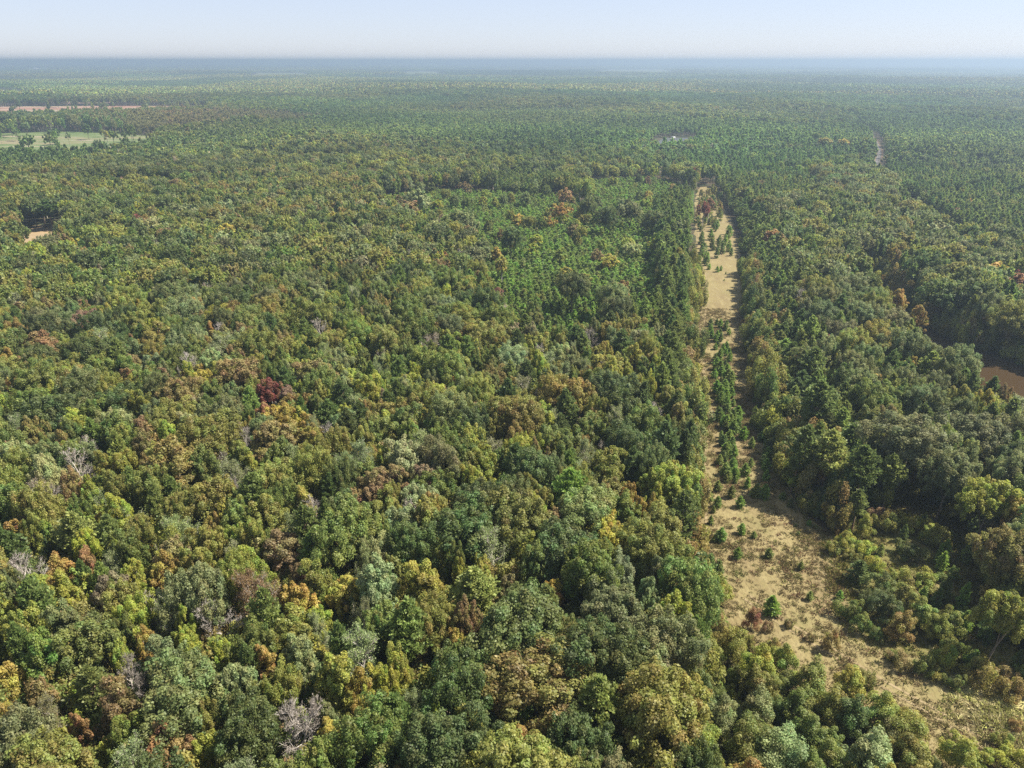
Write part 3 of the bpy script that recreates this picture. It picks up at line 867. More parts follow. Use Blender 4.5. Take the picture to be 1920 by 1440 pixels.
SAPS = [(1346, 911, 2.9), (1346, 941, 3.0), (1372, 922, 3.6), (1388, 941, 3.2), (1417, 920, 4.0), (1434, 922, 4.2), (1333, 975, 2.4), (1352, 1003, 3.6), (1391, 992, 2.9), (1414, 1003, 1.8), (1384, 1037, 2.8), (1442, 1037, 2.5),
        (1502, 1061, 2.2), (1519, 1117, 2.2), (1575, 1116, 2.2), (1449, 1136, 4.6), (1483, 943, 2.4), (1517, 980, 1.6), (1340, 1010, 1.8), (1360, 880, 3.6), (1380, 888, 3.0), (1398, 880, 3.6), (1350, 862, 3.2), (1408, 868, 2.8), (1410, 830, 3.4), (1395, 812, 4.0),
        (1434, 850, 2.6), (1412, 790, 3.4), (1440, 880, 2.2), (1468, 930, 2.0), (1338, 955, 2.0), (1497, 1000, 1.0), (1492, 985, .9), (1330, 930, 2.6), (1402, 905, 3.2), (1330, 500, 3.0), (1345, 505, 3.0), (1352, 503, 2.6), (1361, 512, 1.4), (1358, 525, 1.0)]

trees = []       # dict(kind, x, y, r, H, col, noted)


def add_tree(kind, x, y, r, H, col, noted=False):
    trees.append(dict(kind=kind, x=x, y=y, r=r, H=H, col=col, noted=noted))


def height_for(kind, r, rng):
    b = {'oak_tree': 16 + .55 * r, 'broadleaf_tree': 14.5 + .7 * r, 'autumn_tree': 13.0 + .8 * r, 'bare_tree': 14.5 + .7 * r, 'pine_tree': 15.5 + .9 * r, 'young_pine': 4.3 * r, 'shrub': 1.6 * r, 'sapling_tree': 3.3 * r}[kind]
    return b * rng.uniform(.93, 1.08)


rng = np.random.default_rng(5)
for u, v, k, c, r in NOTED:
    kind = K[k]
    H = height_for(kind, r, rng)
    x, y = ground_at(u, v, H * CROWN_AT[kind])
    add_tree(kind, x, y, r, H, c, True)
for u, v, k, c, r, H in LOWGROWTH:
    if k == 'T' and 1400 < u < 1820 and v > 1190 and v - 1190 > (u - 1500) * .45: v += 32
    x, y = ground_at(u, v, H * .5)
    add_tree(K[k], x, y, r, H, c, True)
for u, v, H in SAPS:
    x, y = ground_at(u, v, H * .5)
    add_tree('young_pine', x, y, H * rng.uniform(.32, .42), H, rng.choice(['bright-green', 'light-pine', 'light-pine']), True)

# the two files of young pines in the clearing
for v in np.arange(608, 905, 5.2):
    for u0, w, n in ((1328 + (v - 600) * .10, 36 - max(0, v - 780) * .13, 2), (1392 + (v - 600) * .14, 14, 1)):
        for _ in range(n):
            if rng.random() < (.12 if n > 1 else .30): continue
            H = rng.uniform(2.2, 4.9) * (1 if v < 830 else .75)
            x, y = ground_at(u0 + rng.uniform(0, w), v + rng.uniform(-3, 3), 0)
            add_tree('young_pine', x, y, H * rng.uniform(.30, .40), H, rng.choice(['pine-green', 'bright-green', 'bright-green', 'light-pine']), True)
for v in np.arange(446, 500, 4.0):
    for u0, w in ((1313, 24), (1342, 30)):
        if rng.random() < .15: continue
        H = rng.uniform(4, 7)
        x, y = ground_at(u0 + rng.uniform(0, w), v - (14 if u0 > 1320 else 0), 0)
        add_tree('young_pine', x, y, H * .28, H, rng.choice(['pine-green', 'bright-green']), True)
for v in np.arange(362, 436, 4.0):
    for _ in range(3):
        H = rng.uniform(3, 7)
        x, y = ground_at(1306 + rng.uniform(0, 46), v, 0)
        add_tree('sapling_tree' if rng.random() < .4 else 'young_pine', x, y, H * .3, H, rng.choice(['olive', 'light-pine', 'pine-green', 'olive-brown']), True)


def mix_at(x, y):
    """which kinds grow here: list of (kind, weight)"""
    u, v, d = project(x, y, 14.0)
    left = min(max((1150 - u) / 900, 0), 1)
    low = min(max((v - 780) / 500, 0), 1)
    if 1350 < u < 1350 + (v - 300) * .38 and v < 960 or 1190 < u < 1310 and 400 < v < 860:
        return dict(oak_tree=.12, broadleaf_tree=.10, autumn_tree=.03, bare_tree=.02, pine_tree=.73)
    if u > 1310 and v < 1000:
        return dict(oak_tree=.40, broadleaf_tree=.18, autumn_tree=.06, bare_tree=.04, pine_tree=.32)
    if u > 780 and v > 900:
        return dict(oak_tree=.50, broadleaf_tree=.26, autumn_tree=.07, bare_tree=.03, pine_tree=.14)
    p = .20 + .16 * low * left + .10 * (vnoise(x, y, 60, 2) - .4)
    return dict(oak_tree=.13, broadleaf_tree=.45 - .1 * low, autumn_tree=.12, bare_tree=.19, pine_tree=max(.05, p))


COLS = {
    'oak_tree': (['dark-green', 'green', 'grey-green', 'olive'], [.26, .22, .20, .32]),
    'broadleaf_tree': (['green', 'olive', 'olive-brown', 'yellow-green', 'pale-green', 'brown', 'grey-green'], [.32, .26, .07, .13, .09, .04, .09]),
    'autumn_tree': (['yellow', 'gold', 'orange', 'rust', 'yellow-green', 'brown', 'red', 'mauve-brown'], [.12, .11, .02, .04, .47, .18, .01, .05]),
    'bare_tree': (['pale-green', 'grey', 'mauve-brown', 'yellow-green', 'rust'], [.66, .14, .08, .10, .02]),
    'pine_tree': (['pine-green', 'light-pine', 'deep-pine'], [.42, .34, .24]),
    'young_pine': (['bright-green', 'pine-green', 'light-pine'], [.52, .26, .22]),
    'sapling_tree': (['olive', 'yellow-green', 'green', 'olive-brown'], [.36, .16, .38, .10]),
    'shrub': (['olive', 'green', 'olive-brown', 'bright-green', 'yellow-green'], [.34, .32, .06, .10, .18])}
RAD = {'oak_tree': (4.2, 6.6), 'broadleaf_tree': (2.6, 4.4), 'autumn_tree': (2.1, 3.5), 'bare_tree': (2.8, 4.4), 'pine_tree': (2.8, 4.2)}


def pick(rng, kind, u=None):
    c, w = COLS[kind]
    w = np.array(w)
    if kind == 'oak_tree' and u is not None and u > 1310: w = np.array([.22, .12, .50, .16])
    return c[rng.choice(len(c), p=w / w.sum())]


NEAR_R = 640.0
CELL = 8.0
grid = {}


def cell(x, y): return int(math.floor(x / CELL)), int(math.floor(y / CELL))


def clash(x, y, r, f=.80):
    cx, cy_ = cell(x, y)
    for i in range(cx - 2, cx + 3):
        for j in range(cy_ - 2, cy_ + 3):
            for (X, Y, R) in grid.get((i, j), ()):
                if (x - X) ** 2 + (y - Y) ** 2 < (f * (r + R)) ** 2: return True
    return False


def occupy(x, y, r): grid.setdefault(cell(x, y), []).append((x, y, r))


for t in trees: occupy(t['x'], t['y'], t['r'])

NO_TREE = [CLEARING, WEEDS, RIVER, LOW, SOIL]
PLANT = [PL1, PL2, PL3]


def blocked(X, Y, margin=2.0):
    m = np.zeros(np.shape(X), bool)
    for P in NO_TREE + [POND, FIELD, CLAY, CLAY2]:
        m |= inside(P, X, Y)
        if P is not LOW and P is not WEEDS: m |= edge_dist(P, X, Y) < margin
    m |= road_dist(X, Y) < 6.8
    return m


# candidates near the camera, thrown largest first
def wedge(n, r0, r1, rng):
    """points spread evenly over the ground in view, with a margin"""
    y = np.sqrt(rng.uniform(r0 * r0, r1 * r1, n))
    y = y - r0 * .42 * (r1 - y) / (r1 - r0)
    return rng.uniform(-1, 1, n) * (y * .80 + 26), y


rng = np.random.default_rng(77)
# pine walls along the clearing
for W, gap in ((WALL_L, 4.4), (WALL_R, 4.6)):
    lo, hi = W.min(0), W.max(0)
    for gx in np.arange(lo[0], hi[0], gap):
        for gy in np.arange(lo[1], hi[1], gap):
            x, y = gx + rng.uniform(-1.5, 1.5), gy + rng.uniform(-1.5, 1.5)
            ed = float(edge_dist(CLEARING, x, y))
            r = rng.uniform(2.6, 4.0)
            if W is WALL_R: r = min(r, 1.5 + .22 * ed)
            if not inside(W, x, y) or ed < (r + 3.4 if W is WALL_L else r * .7 + .6) or inside(CLEARING, x, y): continue
            if clash(x, y, r, .62): continue
            if rng.random() < .04 and (W is WALL_L or ed > 9):
                add_tree('broadleaf_tree', x, y, r + .5, height_for('broadleaf_tree', r, rng), str(rng.choice(['green', 'olive', 'grey-green'])))
            else:
                H = height_for('pine_tree', r, rng) * (1 if W is WALL_L else min(.86, .30 + .045 * ed))
                add_tree('pine_tree', x, y, r, H, pick(rng, 'pine_tree'))
            occupy(x, y, r)
# young plantation, in rough rows
for P in PLANT:
    lo, hi = P.min(0), P.max(0)
    gx, gy = np.meshgrid(np.arange(lo[0], hi[0], 2.9), np.arange(lo[1], hi[1], 2.6))
    gx = (gx + rng.uniform(-.8, .8, gx.shape)).ravel(); gy = (gy + rng.uniform(-.9, .9, gy.shape)).ravel()
    m = inside(P, gx, gy) & ~blocked(gx, gy)
    for x, y in zip(gx[m], gy[m]):
        if clash(x, y, .6, .75): continue
        q = rng.random()
        n1 = vnoise(x, y, 26, 8)
        if q < .012 + .08 * max(0, n1 - .68):
            k = rng.choice(['broadleaf_tree', 'autumn_tree', 'sapling_tree', 'oak_tree'], p=[.35, .25, .25, .15])
            r = rng.uniform(2.4, 4.2) if k != 'sapling_tree' else rng.uniform(1.6, 2.4)
            add_tree(k, x, y, r, height_for(k, r, rng) * (.72 if k != 'sapling_tree' else 1), pick(rng, k)); occupy(x, y, r)
        else:
            H = rng.uniform(4.6, 7.4)
            add_tree('young_pine', x, y, H * rng.uniform(.29, .38), H, pick(rng, 'young_pine'))
# mixed woods
X, Y = wedge(80000, 42, NEAR_R, rng)
ok = ~blocked(X, Y)
for P in PLANT: ok &= ~inside(P, X, Y)
for P in (WALL_L, WALL_R): ok &= ~inside(P, X, Y)
older = np.zeros(len(X), bool)
for P in PM: older |= inside(P, X, Y)
X, Y, older = X[ok], Y[ok], older[ok]
EC, ER = edge_dist(CLEARING, X, Y), edge_dist(RIVER, X, Y)
passes = [(0, 4500, 'big'), (4500, 30000, 'mid'), (30000, len(X), 'small')]
for a, b, what in passes:
    for x, y, o, ec, er in zip(X[a:b], Y[a:b], older[a:b], EC[a:b], ER[a:b]):
        u = project(x, y, 14.0)[0]
        if o:
            if rng.random() < .10:
                k = rng.choice(['autumn_tree', 'broadleaf_tree']); r = rng.uniform(2.2, 3.4)
            else:
                k = 'pine_tree'; r = rng.uniform(2.0, 2.9)
        else:
            mx = mix_at(x, y)
            if what == 'big': mx = {'oak_tree': mx['oak_tree'], 'broadleaf_tree': mx['broadleaf_tree'] * .4}
            ks = list(mx); ps = np.array([mx[q] for q in ks]); k = ks[rng.choice(len(ks), p=ps / ps.sum())]
            lo, hi = RAD[k]
            r = rng.uniform(lo, hi)
            if what == 'small': r = lo * rng.uniform(.72, 1.0)
        if ec < .85 * r + .6 or er < .85 * r + 1.0: continue
        if clash(x, y, r, .70 if not o else .68): continue
        H = height_for(k, r, rng) * (.72 if o else 1)
        add_tree(k, x, y, r, H, pick(rng, k, u)); occupy(x, y, r)
# scrub in the low ground before the clearing
X, Y = wedge(16000, 42, 170, rng)
m = inside(LOW, X, Y)
for x, y in zip(X[m], Y[m]):
    ed = float(edge_dist(CLEARING, x, y))
    r = min(rng.uniform(1.5, 2.6), .7 + .28 * ed)
    if clash(x, y, r, .70): continue
    k = 'sapling_tree' if rng.random() < .6 else 'shrub'
    if k == 'shrub': r *= .8
    add_tree(k, x, y, r, height_for(k, r, rng) * rng.uniform(.7, 1.0), pick(rng, k)); occupy(x, y, r)
# fringe of saplings and shrubs where woods meet open ground
X, Y = wedge(60000, 100, 420, rng)
m = np.zeros(len(X), bool)
for P in (CLEARING, RIVER, WEEDS): m |= (edge_dist(P, X, Y) < 5.0) & ~inside(CLEARING, X, Y) & ~inside(RIVER, X, Y) & ~inside(LOW, X, Y)
m |= inside(WEEDS, X, Y)
for x, y in zip(X[m], Y[m]):
    r = rng.uniform(.9, 1.9)
    if clash(x, y, r, .74): continue
    k = str(rng.choice(['shrub', 'sapling_tree', 'young_pine'], p=[.36, .18, .46]))
    if inside(WEEDS, x, y) and rng.random() < .90: continue
    if edge_dist(CLEARING, x, y) < 5 and not inside(WEEDS, x, y) and (project(x, y, 0)[0] < 1345 or rng.random() < .45): continue
    c = pick(rng, k)
    if not inside(WEEDS, x, y) and k != 'young_pine' and c in ('yellow-green', 'brown', 'olive-brown'): c = str(rng.choice(['green', 'olive', 'grey-green']))
    add_tree(k, x, y, r if k != 'young_pine' else r * .8, height_for(k, r, rng) * rng.uniform(.7, 1), c); occupy(x, y, r)
print("near trees", len(trees))

# mid-distance trees 640 m - 2200 m: jittered lattice, kept as arrays
rng = np.random.default_rng(31)
FAR_R = 2300.0
s = 7.4
gx, gy = np.meshgrid(np.arange(-FAR_R * .72, FAR_R * .72, s), np.arange(NEAR_R * .7, FAR_R, s))
gx = (gx + rng.uniform(-3.2, 3.2, gx.shape)).ravel(); gy = (gy + rng.uniform(-3.2, 3.2, gy.shape)).ravel()
rr = np.hypot(gx, gy)
m = (rr > NEAR_R) & (rr < FAR_R) & (np.abs(np.arctan2(gx, gy)) < math.radians(40.5))
gx, gy = gx[m], gy[m]
m = ~blocked(gx, gy, 5)
m |= (inside(FIELD, gx, gy) | inside(CLAY, gx, gy)) & (rng.random(len(gx)) < .022)
gx, gy = gx[m], gy[m]
far = dict(x=gx, y=gy)
n = len(gx)
older = np.zeros(n, bool)
for P in PM: older |= inside(P, gx, gy)
block = vnoise(gx, gy * .8, 240, 4) > .62
pine_here = older | block
rusty = inside(RUSTY, gx, gy); thin = inside(THIN, gx, gy)
young = np.zeros(n, bool)
for P in PLANT: young |= inside(P, gx, gy)
q = rng.random(n)
kind = np.full(n, 'broadleaf_tree', dtype=object)
stand = vnoise(gx, gy, 330, 17)
kind[q < .16 + .3 * stand] = 'oak_tree'; kind[(q > .70) & (q < .79)] = 'autumn_tree'; kind[(q >= .79) & (q < .86)] = 'bare_tree'; kind[q >= .86] = 'pine_tree'
kind[pine_here & (q > .10)] = 'pine_tree'
kind[rusty & (q < .7)] = 'autumn_tree'
kind[thin] = 'pine_tree'
kind[young] = 'young_pine'
far['kind'] = kind; far['rusty'] = rusty | (thin & (rng.random(n) < .55)); far['pine'] = pine_here
# the plantation rows continue beyond: add the missing half of the pines
extra = pine_here & (rng.random(n) < .75)
for t_i in np.nonzero(extra)[0]:
    pass
print("mid trees", n)

# ------------------------------------------------------------------ scattering with geometry nodes (for masses only)
def scatter(name, meshes, P, rotz, scl, idx, tint, kind="stuff"):
    col = bpy.data.collections.new(name + "_shapes")
    for i, me in enumerate(meshes):
        col.objects.link(bpy.data.objects.new("%s_shape_%03d" % (name, i), me))
    n = len(P)
    rot = np.zeros((n, 3)); rot[:, 2] = rotz
    t4 = np.ones((n, 4)); t4[:, :3] = tint
    me = mesh_from(name, P, attrs={"rot": ('FLOAT_VECTOR', rot.astype(np.float32)), "scl": ('FLOAT_VECTOR', np.asarray(scl, np.float32)),
                                   "idx": ('INT', np.asarray(idx, np.int32)), "tint": ('FLOAT_COLOR', t4.astype(np.float32))})
    o = link(name, me, kind)
    ng = bpy.data.node_groups.new(name + "_scatter", 'GeometryNodeTree')
    ng.interface.new_socket("Geometry", in_out='INPUT', socket_type='NodeSocketGeometry')
    ng.interface.new_socket("Geometry", in_out='OUTPUT', socket_type='NodeSocketGeometry')
    gi, go = ng.nodes.new("NodeGroupInput"), ng.nodes.new("NodeGroupOutput")
    iop = ng.nodes.new("GeometryNodeInstanceOnPoints")
    ci = ng.nodes.new("GeometryNodeCollectionInfo")
    ci.inputs["Collection"].default_value = col
    ci.inputs["Separate Children"].default_value = True
    ci.inputs["Reset Children"].default_value = True

    def attr(nm, ty):
        a = ng.nodes.new("GeometryNodeInputNamedAttribute"); a.data_type = ty
        a.inputs["Name"].default_value = nm
        return a.outputs["Attribute"]
    e2r = ng.nodes.new("FunctionNodeEulerToRotation")
    ng.links.new(attr("rot", 'FLOAT_VECTOR'), e2r.inputs[0])
    ng.links.new(gi.outputs[0], iop.inputs["Points"])
    ng.links.new(ci.outputs[0], iop.inputs["Instance"])
    iop.inputs["Pick Instance"].default_value = True
    ng.links.new(attr("idx", 'INT'), iop.inputs["Instance Index"])
    ng.links.new(e2r.outputs[0], iop.inputs["Rotation"])
    ng.links.new(attr("scl", 'FLOAT_VECTOR'), iop.inputs["Scale"])
    ng.links.new(iop.outputs[0], go.inputs[0])
    md = o.modifiers.new("scatter", 'NODES'); md.node_group = ng
    return o


# ------------------------------------------------------------------ single trees
rng = np.random.default_rng(99)
N_T = len(trees)
for t in trees:
    t['z'] = float(terrain(np.float64(t['x']), np.float64(t['y'])))
    t['d'] = math.sqrt(t['x'] ** 2 + t['y'] ** 2 + (CAM_H - t['H'] * .6) ** 2)
    u, v, dep = project(t['x'], t['y'], t['z'] + t['H'] * CROWN_AT[t['kind']])
    t['u'], t['v'] = u, v
    t['px'] = t['r'] * F_PX / t['d']
    t['seen'] = -10 < u < 1930 and 100 < v < 1455
    c = np.array(PAL[t['col']]) * rng.uniform(.86, 1.14)
    t['tint'] = np.clip(c * (1 + rng.normal(0, .05, 3)), .005, .6)
    ks = protos[t['kind']][0]
    if t['kind'] == 'bare_tree':
        t['var'] = int(rng.integers(3, 6)) if t['col'] in ('grey', 'mauve-brown') else int(rng.integers(0, 3))
        if t['col'] in ('grey', 'mauve-brown'): t['tint'] = np.array((.20, .17, .14)) if t['col'] == 'grey' else np.array(PAL['mauve-brown'])
    else:
        t['var'] = int(rng.integers(len(ks)))
    t['rot'] = rng.uniform(0, 2 * PI)
    t['lean'] = rng.normal(0, .035, 2)
    t['oval'] = rng.uniform(.88, 1.13)
    t['single'] = False

LIMIT = 290
for kind in BASE:
    c = [t for t in trees if t['kind'] == kind and t['seen']]
    c.sort(key=lambda t: -t['px'])
    for t in c[:LIMIT]: t['single'] = True

SAY = {'oak_tree': 'spreading oak', 'broadleaf_tree': 'broadleaf', 'autumn_tree': 'autumn tree', 'bare_tree': 'thin-leaved tree', 'pine_tree': 'pine', 'young_pine': 'young pine',
       'shrub': 'shrub', 'sapling_tree': 'slender sapling'}
CATEGORY = {'shrub': 'shrub', 'young_pine': 'pine', 'pine_tree': 'pine', 'sapling_tree': 'sapling'}
GROUP = {'oak_tree': 'spreading oaks of the woods', 'broadleaf_tree': 'rounded broadleaf trees of the woods', 'autumn_tree': 'autumn-coloured trees of the woods', 'bare_tree': 'half-bare pale-trunked trees',
         'pine_tree': 'grown pines of the woods', 'young_pine': 'young pines of the clearing and plantation', 'shrub': 'shrubs round the clearing', 'sapling_tree': 'saplings round the clearing'}


def make_labels():
    """a label for each single tree from its look, its neighbours and its part of the picture"""
    S = [t for t in trees if t['single']]
    U = np.array([t['u'] for t in trees]); Vv = np.array([t['v'] for t in trees]); PX = np.array([t['px'] for t in trees])
    for t in S:
        rs = t['r'] / BASE[t['kind']][1]
        size = 'large ' if rs > 1.12 else 'small ' if rs < .82 else ''
        t['own'] = f"{size}{t['col']} {SAY[t['kind']]}"
        du, dv = U - t['u'], Vv - t['v']
        near = (np.hypot(du, dv) > 1e-6) & (PX > .5 * t['px'])

        def nb(mask):
            i = np.nonzero(mask & near)[0]
            if not len(i): return None
            j = i[np.argmin(np.hypot(du[i], dv[i]))]
            q = trees[j]
            w = {'oak_tree': 'oak', 'broadleaf_tree': 'broadleaf', 'autumn_tree': 'tree', 'bare_tree': 'bare-limbed tree', 'pine_tree': 'pine', 'young_pine': 'young pine', 'shrub': 'shrub', 'sapling_tree': 'sapling'}[q['kind']]
            return f"{q['col']} {w}"
        t['L'] = nb((du < 0) & (np.abs(dv) < np.abs(du) * .8)) or 'picture edge'
        t['R'] = nb((du > 0) & (np.abs(dv) < np.abs(du) * .8)) or 'picture edge'
        t['A'] = nb((dv < 0) & (np.abs(du) < np.abs(dv) * .8)) or 'far wood'
        t['B'] = nb((dv > 0) & (np.abs(du) < np.abs(dv) * .8)) or 'picture edge'
        in_clear = inside(CLEARING, t['x'], t['y'])
        col = 'far left' if t['u'] < 384 else 'left' if t['u'] < 768 else 'middle' if t['u'] < 1152 else 'right' if t['u'] < 1536 else 'far right'
        row = 'top' if t['v'] < 480 else 'upper' if t['v'] < 720 else 'centre' if t['v'] < 960 else 'lower' if t['v'] < 1200 else 'bottom'
        t['where'] = ('in the grassy strip' if in_clear else f"{row} {col}")
    def art(w): return ('an ' if w[0] in 'aeiou' else 'a ') + w
    forms = [lambda t: f"{t['own']} in front of {art(t['A'])}, {t['where']}",
             lambda t: f"{t['own']} between {art(t['L'])} and {art(t['R'])}, {t['where']}",
             lambda t: f"{t['own']} between {t['L']} and {t['R']}, behind {t['B']}, {t['where']}",
             lambda t: f"{t['own']}, {t['A']} behind, {t['L']} left, {t['R']} right, {t['where']}",
             lambda t: f"{t['own']}, {t['A']} behind, {t['B']} before, {t['L']} left, {t['R']} right"]
    left = S
    used = set()
    for f in forms:
        cnt = {}
        for t in left:
            t['try'] = f(t); cnt[t['try']] = cnt.get(t['try'], 0) + 1
        rest = []
        for t in left:
            if cnt[t['try']] == 1 and t['try'] not in used and len(t['try'].split()) <= 16:
                t['label'] = t['try']; used.add(t['try'])
            else: rest.append(t)
        left = rest
    # what is still alike: told apart by its order from the left, as the last resort
    by = {}
    for t in left: by.setdefault(f"{t['own']}, {t['where']}, before {t['A']}", []).append(t)
    words_ = ['leftmost', 'second from left', 'third from left', 'fourth from left', 'fifth from left', 'sixth from left', 'seventh from left', 'eighth from left', 'ninth from left', 'tenth from left', 'eleventh from left', 'twelfth from left']
    for k, v in by.items():
        v.sort(key=lambda t: -t['v'])
        rows = [v[i:i + 9] for i in range(0, len(v), 9)]
        rn = ['', 'second row, ', 'third row, ', 'fourth row, ', 'fifth row, ', 'sixth row, ', 'seventh row, ', 'eighth row, ', 'ninth row, ']
        for ri, row in enumerate(rows):
            row.sort(key=lambda t: t['u'])
            for i, t in enumerate(row):
                t['label'] = f"{('front row, ' if ri == 0 and len(rows) > 1 else rn[min(ri, 8)])}{words_[i]}: {k}" if len(v) > 1 else k
    return len(S), len(left)


print("labels", make_labels())


def place_single(t):
    kind = t['kind']
    b = BASE[kind]
    near = True
    sc = (t['r'] / b[1], t['r'] / b[1], t['H'] / b[0])
    lod = 0 if t['d'] < 330 else 1
    p = protos[kind][lod][t['var']]
    tint = [float(q) for q in t['tint']]
    if near:
        o = bpy.data.objects.new(kind, None)
        o.empty_display_size = .5
        root_col.objects.link(o)
        for part in ('trunk', 'crown'):
            c = bpy.data.objects.new(part, p[part])
            root_col.objects.link(c)
            c.parent = o
            c["tint"] = tint
    else:
        o = bpy.data.objects.new(kind, p['whole'])
        root_col.objects.link(o)
        o["tint"] = tint
    o.location = (t['x'], t['y'], t['z'])
    o.rotation_euler = (t['lean'][0], t['lean'][1], t['rot'])
    o.scale = (sc[0] * t['oval'], sc[1] / t['oval'], sc[2])
    o["label"] = t['label']
    o["category"] = CATEGORY.get(kind, 'tree')
    o["group"] = GROUP[kind]


for t in trees:
    if t['single']: place_single(t)

# ------------------------------------------------------------------ the rest of each kind, one mass per kind
MASS = {'oak_tree': 'oak_forest', 'broadleaf_tree': 'broadleaf_forest', 'autumn_tree': 'autumn_forest', 'bare_tree': 'bare_forest', 'pine_tree': 'pine_forest',
        'young_pine': 'pine_plantation', 'shrub': 'scrub', 'sapling_tree': 'sapling_thicket'}
rng = np.random.default_rng(404)
for kind, nm in MASS.items():
    b = BASE[kind]
    nv = len(protos[kind][0])
    shapes = [p['whole'] for lod in range(3) for p in protos[kind][lod]]
    P, rot, scl, idx, tint = [], [], [], [], []
    for t in trees:
        if t['kind'] != kind or t['single']: continue
        lod = 0 if t['d'] < 330 else 1
        P.append((t['x'], t['y'], t['z'])); rot.append(t['rot']); s_ = t['r'] / b[1]
        scl.append((s_, s_, t['H'] / b[0])); idx.append(lod * nv + t['var']); tint.append(t['tint'])
    m = np.nonzero(far['kind'] == kind)[0]
    if len(m):
        x, y = far['x'][m], far['y'][m]
        n = len(m)
        lo, hi = RAD.get(kind, (1.5, 1.9))
        r = rng.uniform(lo, hi, n) * np.where(far['pine'][m], .8, 1.0)
        cs, ws = COLS[kind]
        ws = np.array(ws) / sum(ws)
        table = np.array([PAL[c] for c in cs])
        pickc = rng.choice(len(cs), n, p=ws)
        tt = table[pickc] * rng.uniform(.84, 1.16, (n, 1))
        ru = far['rusty'][m]
        tt[ru] = tt[ru] * .45 + np.array(PAL['rust']) * .6
        tone = .72 + .54 * vnoise(x, y, 170, 6)
        tt *= tone[:, None]
        tt[:, 0] *= .90 + .36 * (vnoise(x, y, 230, 26) - .5)
        age = .52 + .85 * vnoise(x, y, 140, 9)
        r = r * (.8 + .25 * vnoise(x, y, 40, 19)) * (.6 + .4 * age)
        bh = {'oak_tree': 19, 'broadleaf_tree': 17.5, 'autumn_tree': 16, 'bare_tree': 17.5, 'pine_tree': 18.5, 'young_pine': 7}.get(kind, b[0])
        H = bh * rng.uniform(.82, 1.14, n) * np.where(far['pine'][m], .82, 1.0) * (.45 + .55 * age)
        z = terrain(x, y)
        lod = np.where(np.hypot(x, y) < 820, 1, 2)
        var = rng.integers(0, nv, n)
        if kind == 'bare_tree': var = rng.integers(0, 3, n)
        P += list(zip(x, y, z)); rot += list(rng.uniform(0, 6.28, n)); scl += list(zip(r / b[1], r / b[1], H / b[0])); idx += list(lod * nv + var); tint += list(tt)
    if P: scatter(nm, shapes, np.array(P), np.array(rot), np.array(scl), np.array(idx), np.array(tint))
    print(nm, len(P))

# undergrowth below and between the nearer trees
rng = np.random.default_rng(505)
X, Y = wedge(24000, 42, 360, rng)
m = ~blocked(X, Y, 1.0)
for P in PLANT: m &= ~inside(P, X, Y)
X, Y = X[m], Y[m]
n = len(X)
cs = [PAL[c] for c in ('olive', 'green', 'olive-brown', 'brown', 'yellow-green', 'dark-green')]
tt = np.array(cs)[rng.choice(6, n, p=[.26, .26, .16, .08, .08, .16])] * rng.uniform(.8, 1.15, (n, 1))
ss = rng.uniform(.9, 2.1, n)
shapes = [p['whole'] for p in protos['shrub'][0]]
scatter("undergrowth", shapes, np.column_stack([X, Y, terrain(X, Y)]), rng.uniform(0, 6.28, n), np.stack([ss, ss, ss * rng.uniform(.9, 1.9, n)], 1), rng.integers(0, 4, n), tt)


# ------------------------------------------------------------------ forest beyond: patches of many trees
def patch_mesh(name, seed, size, gap, kind):
    r_ = np.random.default_rng(seed)
    gx, gy = np.meshgrid(np.arange(gap / 2, size, gap) - size / 2, np.arange(gap / 2, size, gap) - size / 2)
    gx = (gx + r_.uniform(-.45, .45, gx.shape) * gap).ravel(); gy = (gy + r_.uniform(-.45, .45, gy.shape) * gap).ravel()
    n = len(gx)
    if kind == 'pine':
        cs = ['pine-green', 'deep-pine', 'green', 'olive']; w = [.45, .40, .10, .05]
        H = r_.uniform(13, 18, n); R = r_.uniform(1.9, 2.7, n); hc = r_.uniform(6, 8, n); k = 9
    else:
        cs = ['dark-green', 'green', 'olive', 'olive-brown', 'grey-green', 'yellow-green', 'pale-green', 'brown', 'gold', 'rust', 'pine-green']
        w = [.16, .16, .20, .10, .12, .05, .05, .05, .015, .005, .10]
        H = r_.uniform(13, 22, n); R = r_.uniform(2.8, 5.4, n); hc = r_.uniform(6, 10, n); k = 15
    w = np.array(w) / sum(w)
    colr = np.array([PAL[c] for c in cs])[r_.choice(len(cs), n, p=w)] * r_.uniform(.9, 1.1, (n, 1))
    own = np.repeat(np.arange(n), k)
    m = len(own)
    D = unit(r_.normal(size=(m, 3)) + np.array([0, 0, .55])); D[:, 2] = np.abs(D[:, 2]) - .25
    C = np.stack([gx[own], gy[own], (H - hc / 2)[own]], 1) + D * np.stack([R[own], R[own], hc[own] / 2], 1) * r_.uniform(.75, 1, (m, 1))
    N = unit(D + np.array([0, 0, .2]) + r_.normal(0, .4, (m, 3)))
    S = np.where(np.array(kind == 'pine'), 1.15, R[own] * .42) * r_.uniform(.7, 1.3, m)
    V, F, _, _ = leaves(r_, C, N, S, np.ones(m), np.ones(m), .85)
    c4 = np.ones((m, 4)); c4[:, :3] = colr[own] * np.clip(r_.normal(1, .12, (m, 1)), .6, 1.4)
    return mesh_from(name, V, F, mats=(M_FAR,), attrs={"tree_colour": ('FLOAT_COLOR', np.repeat(c4, 4, 0).astype(np.float32))})


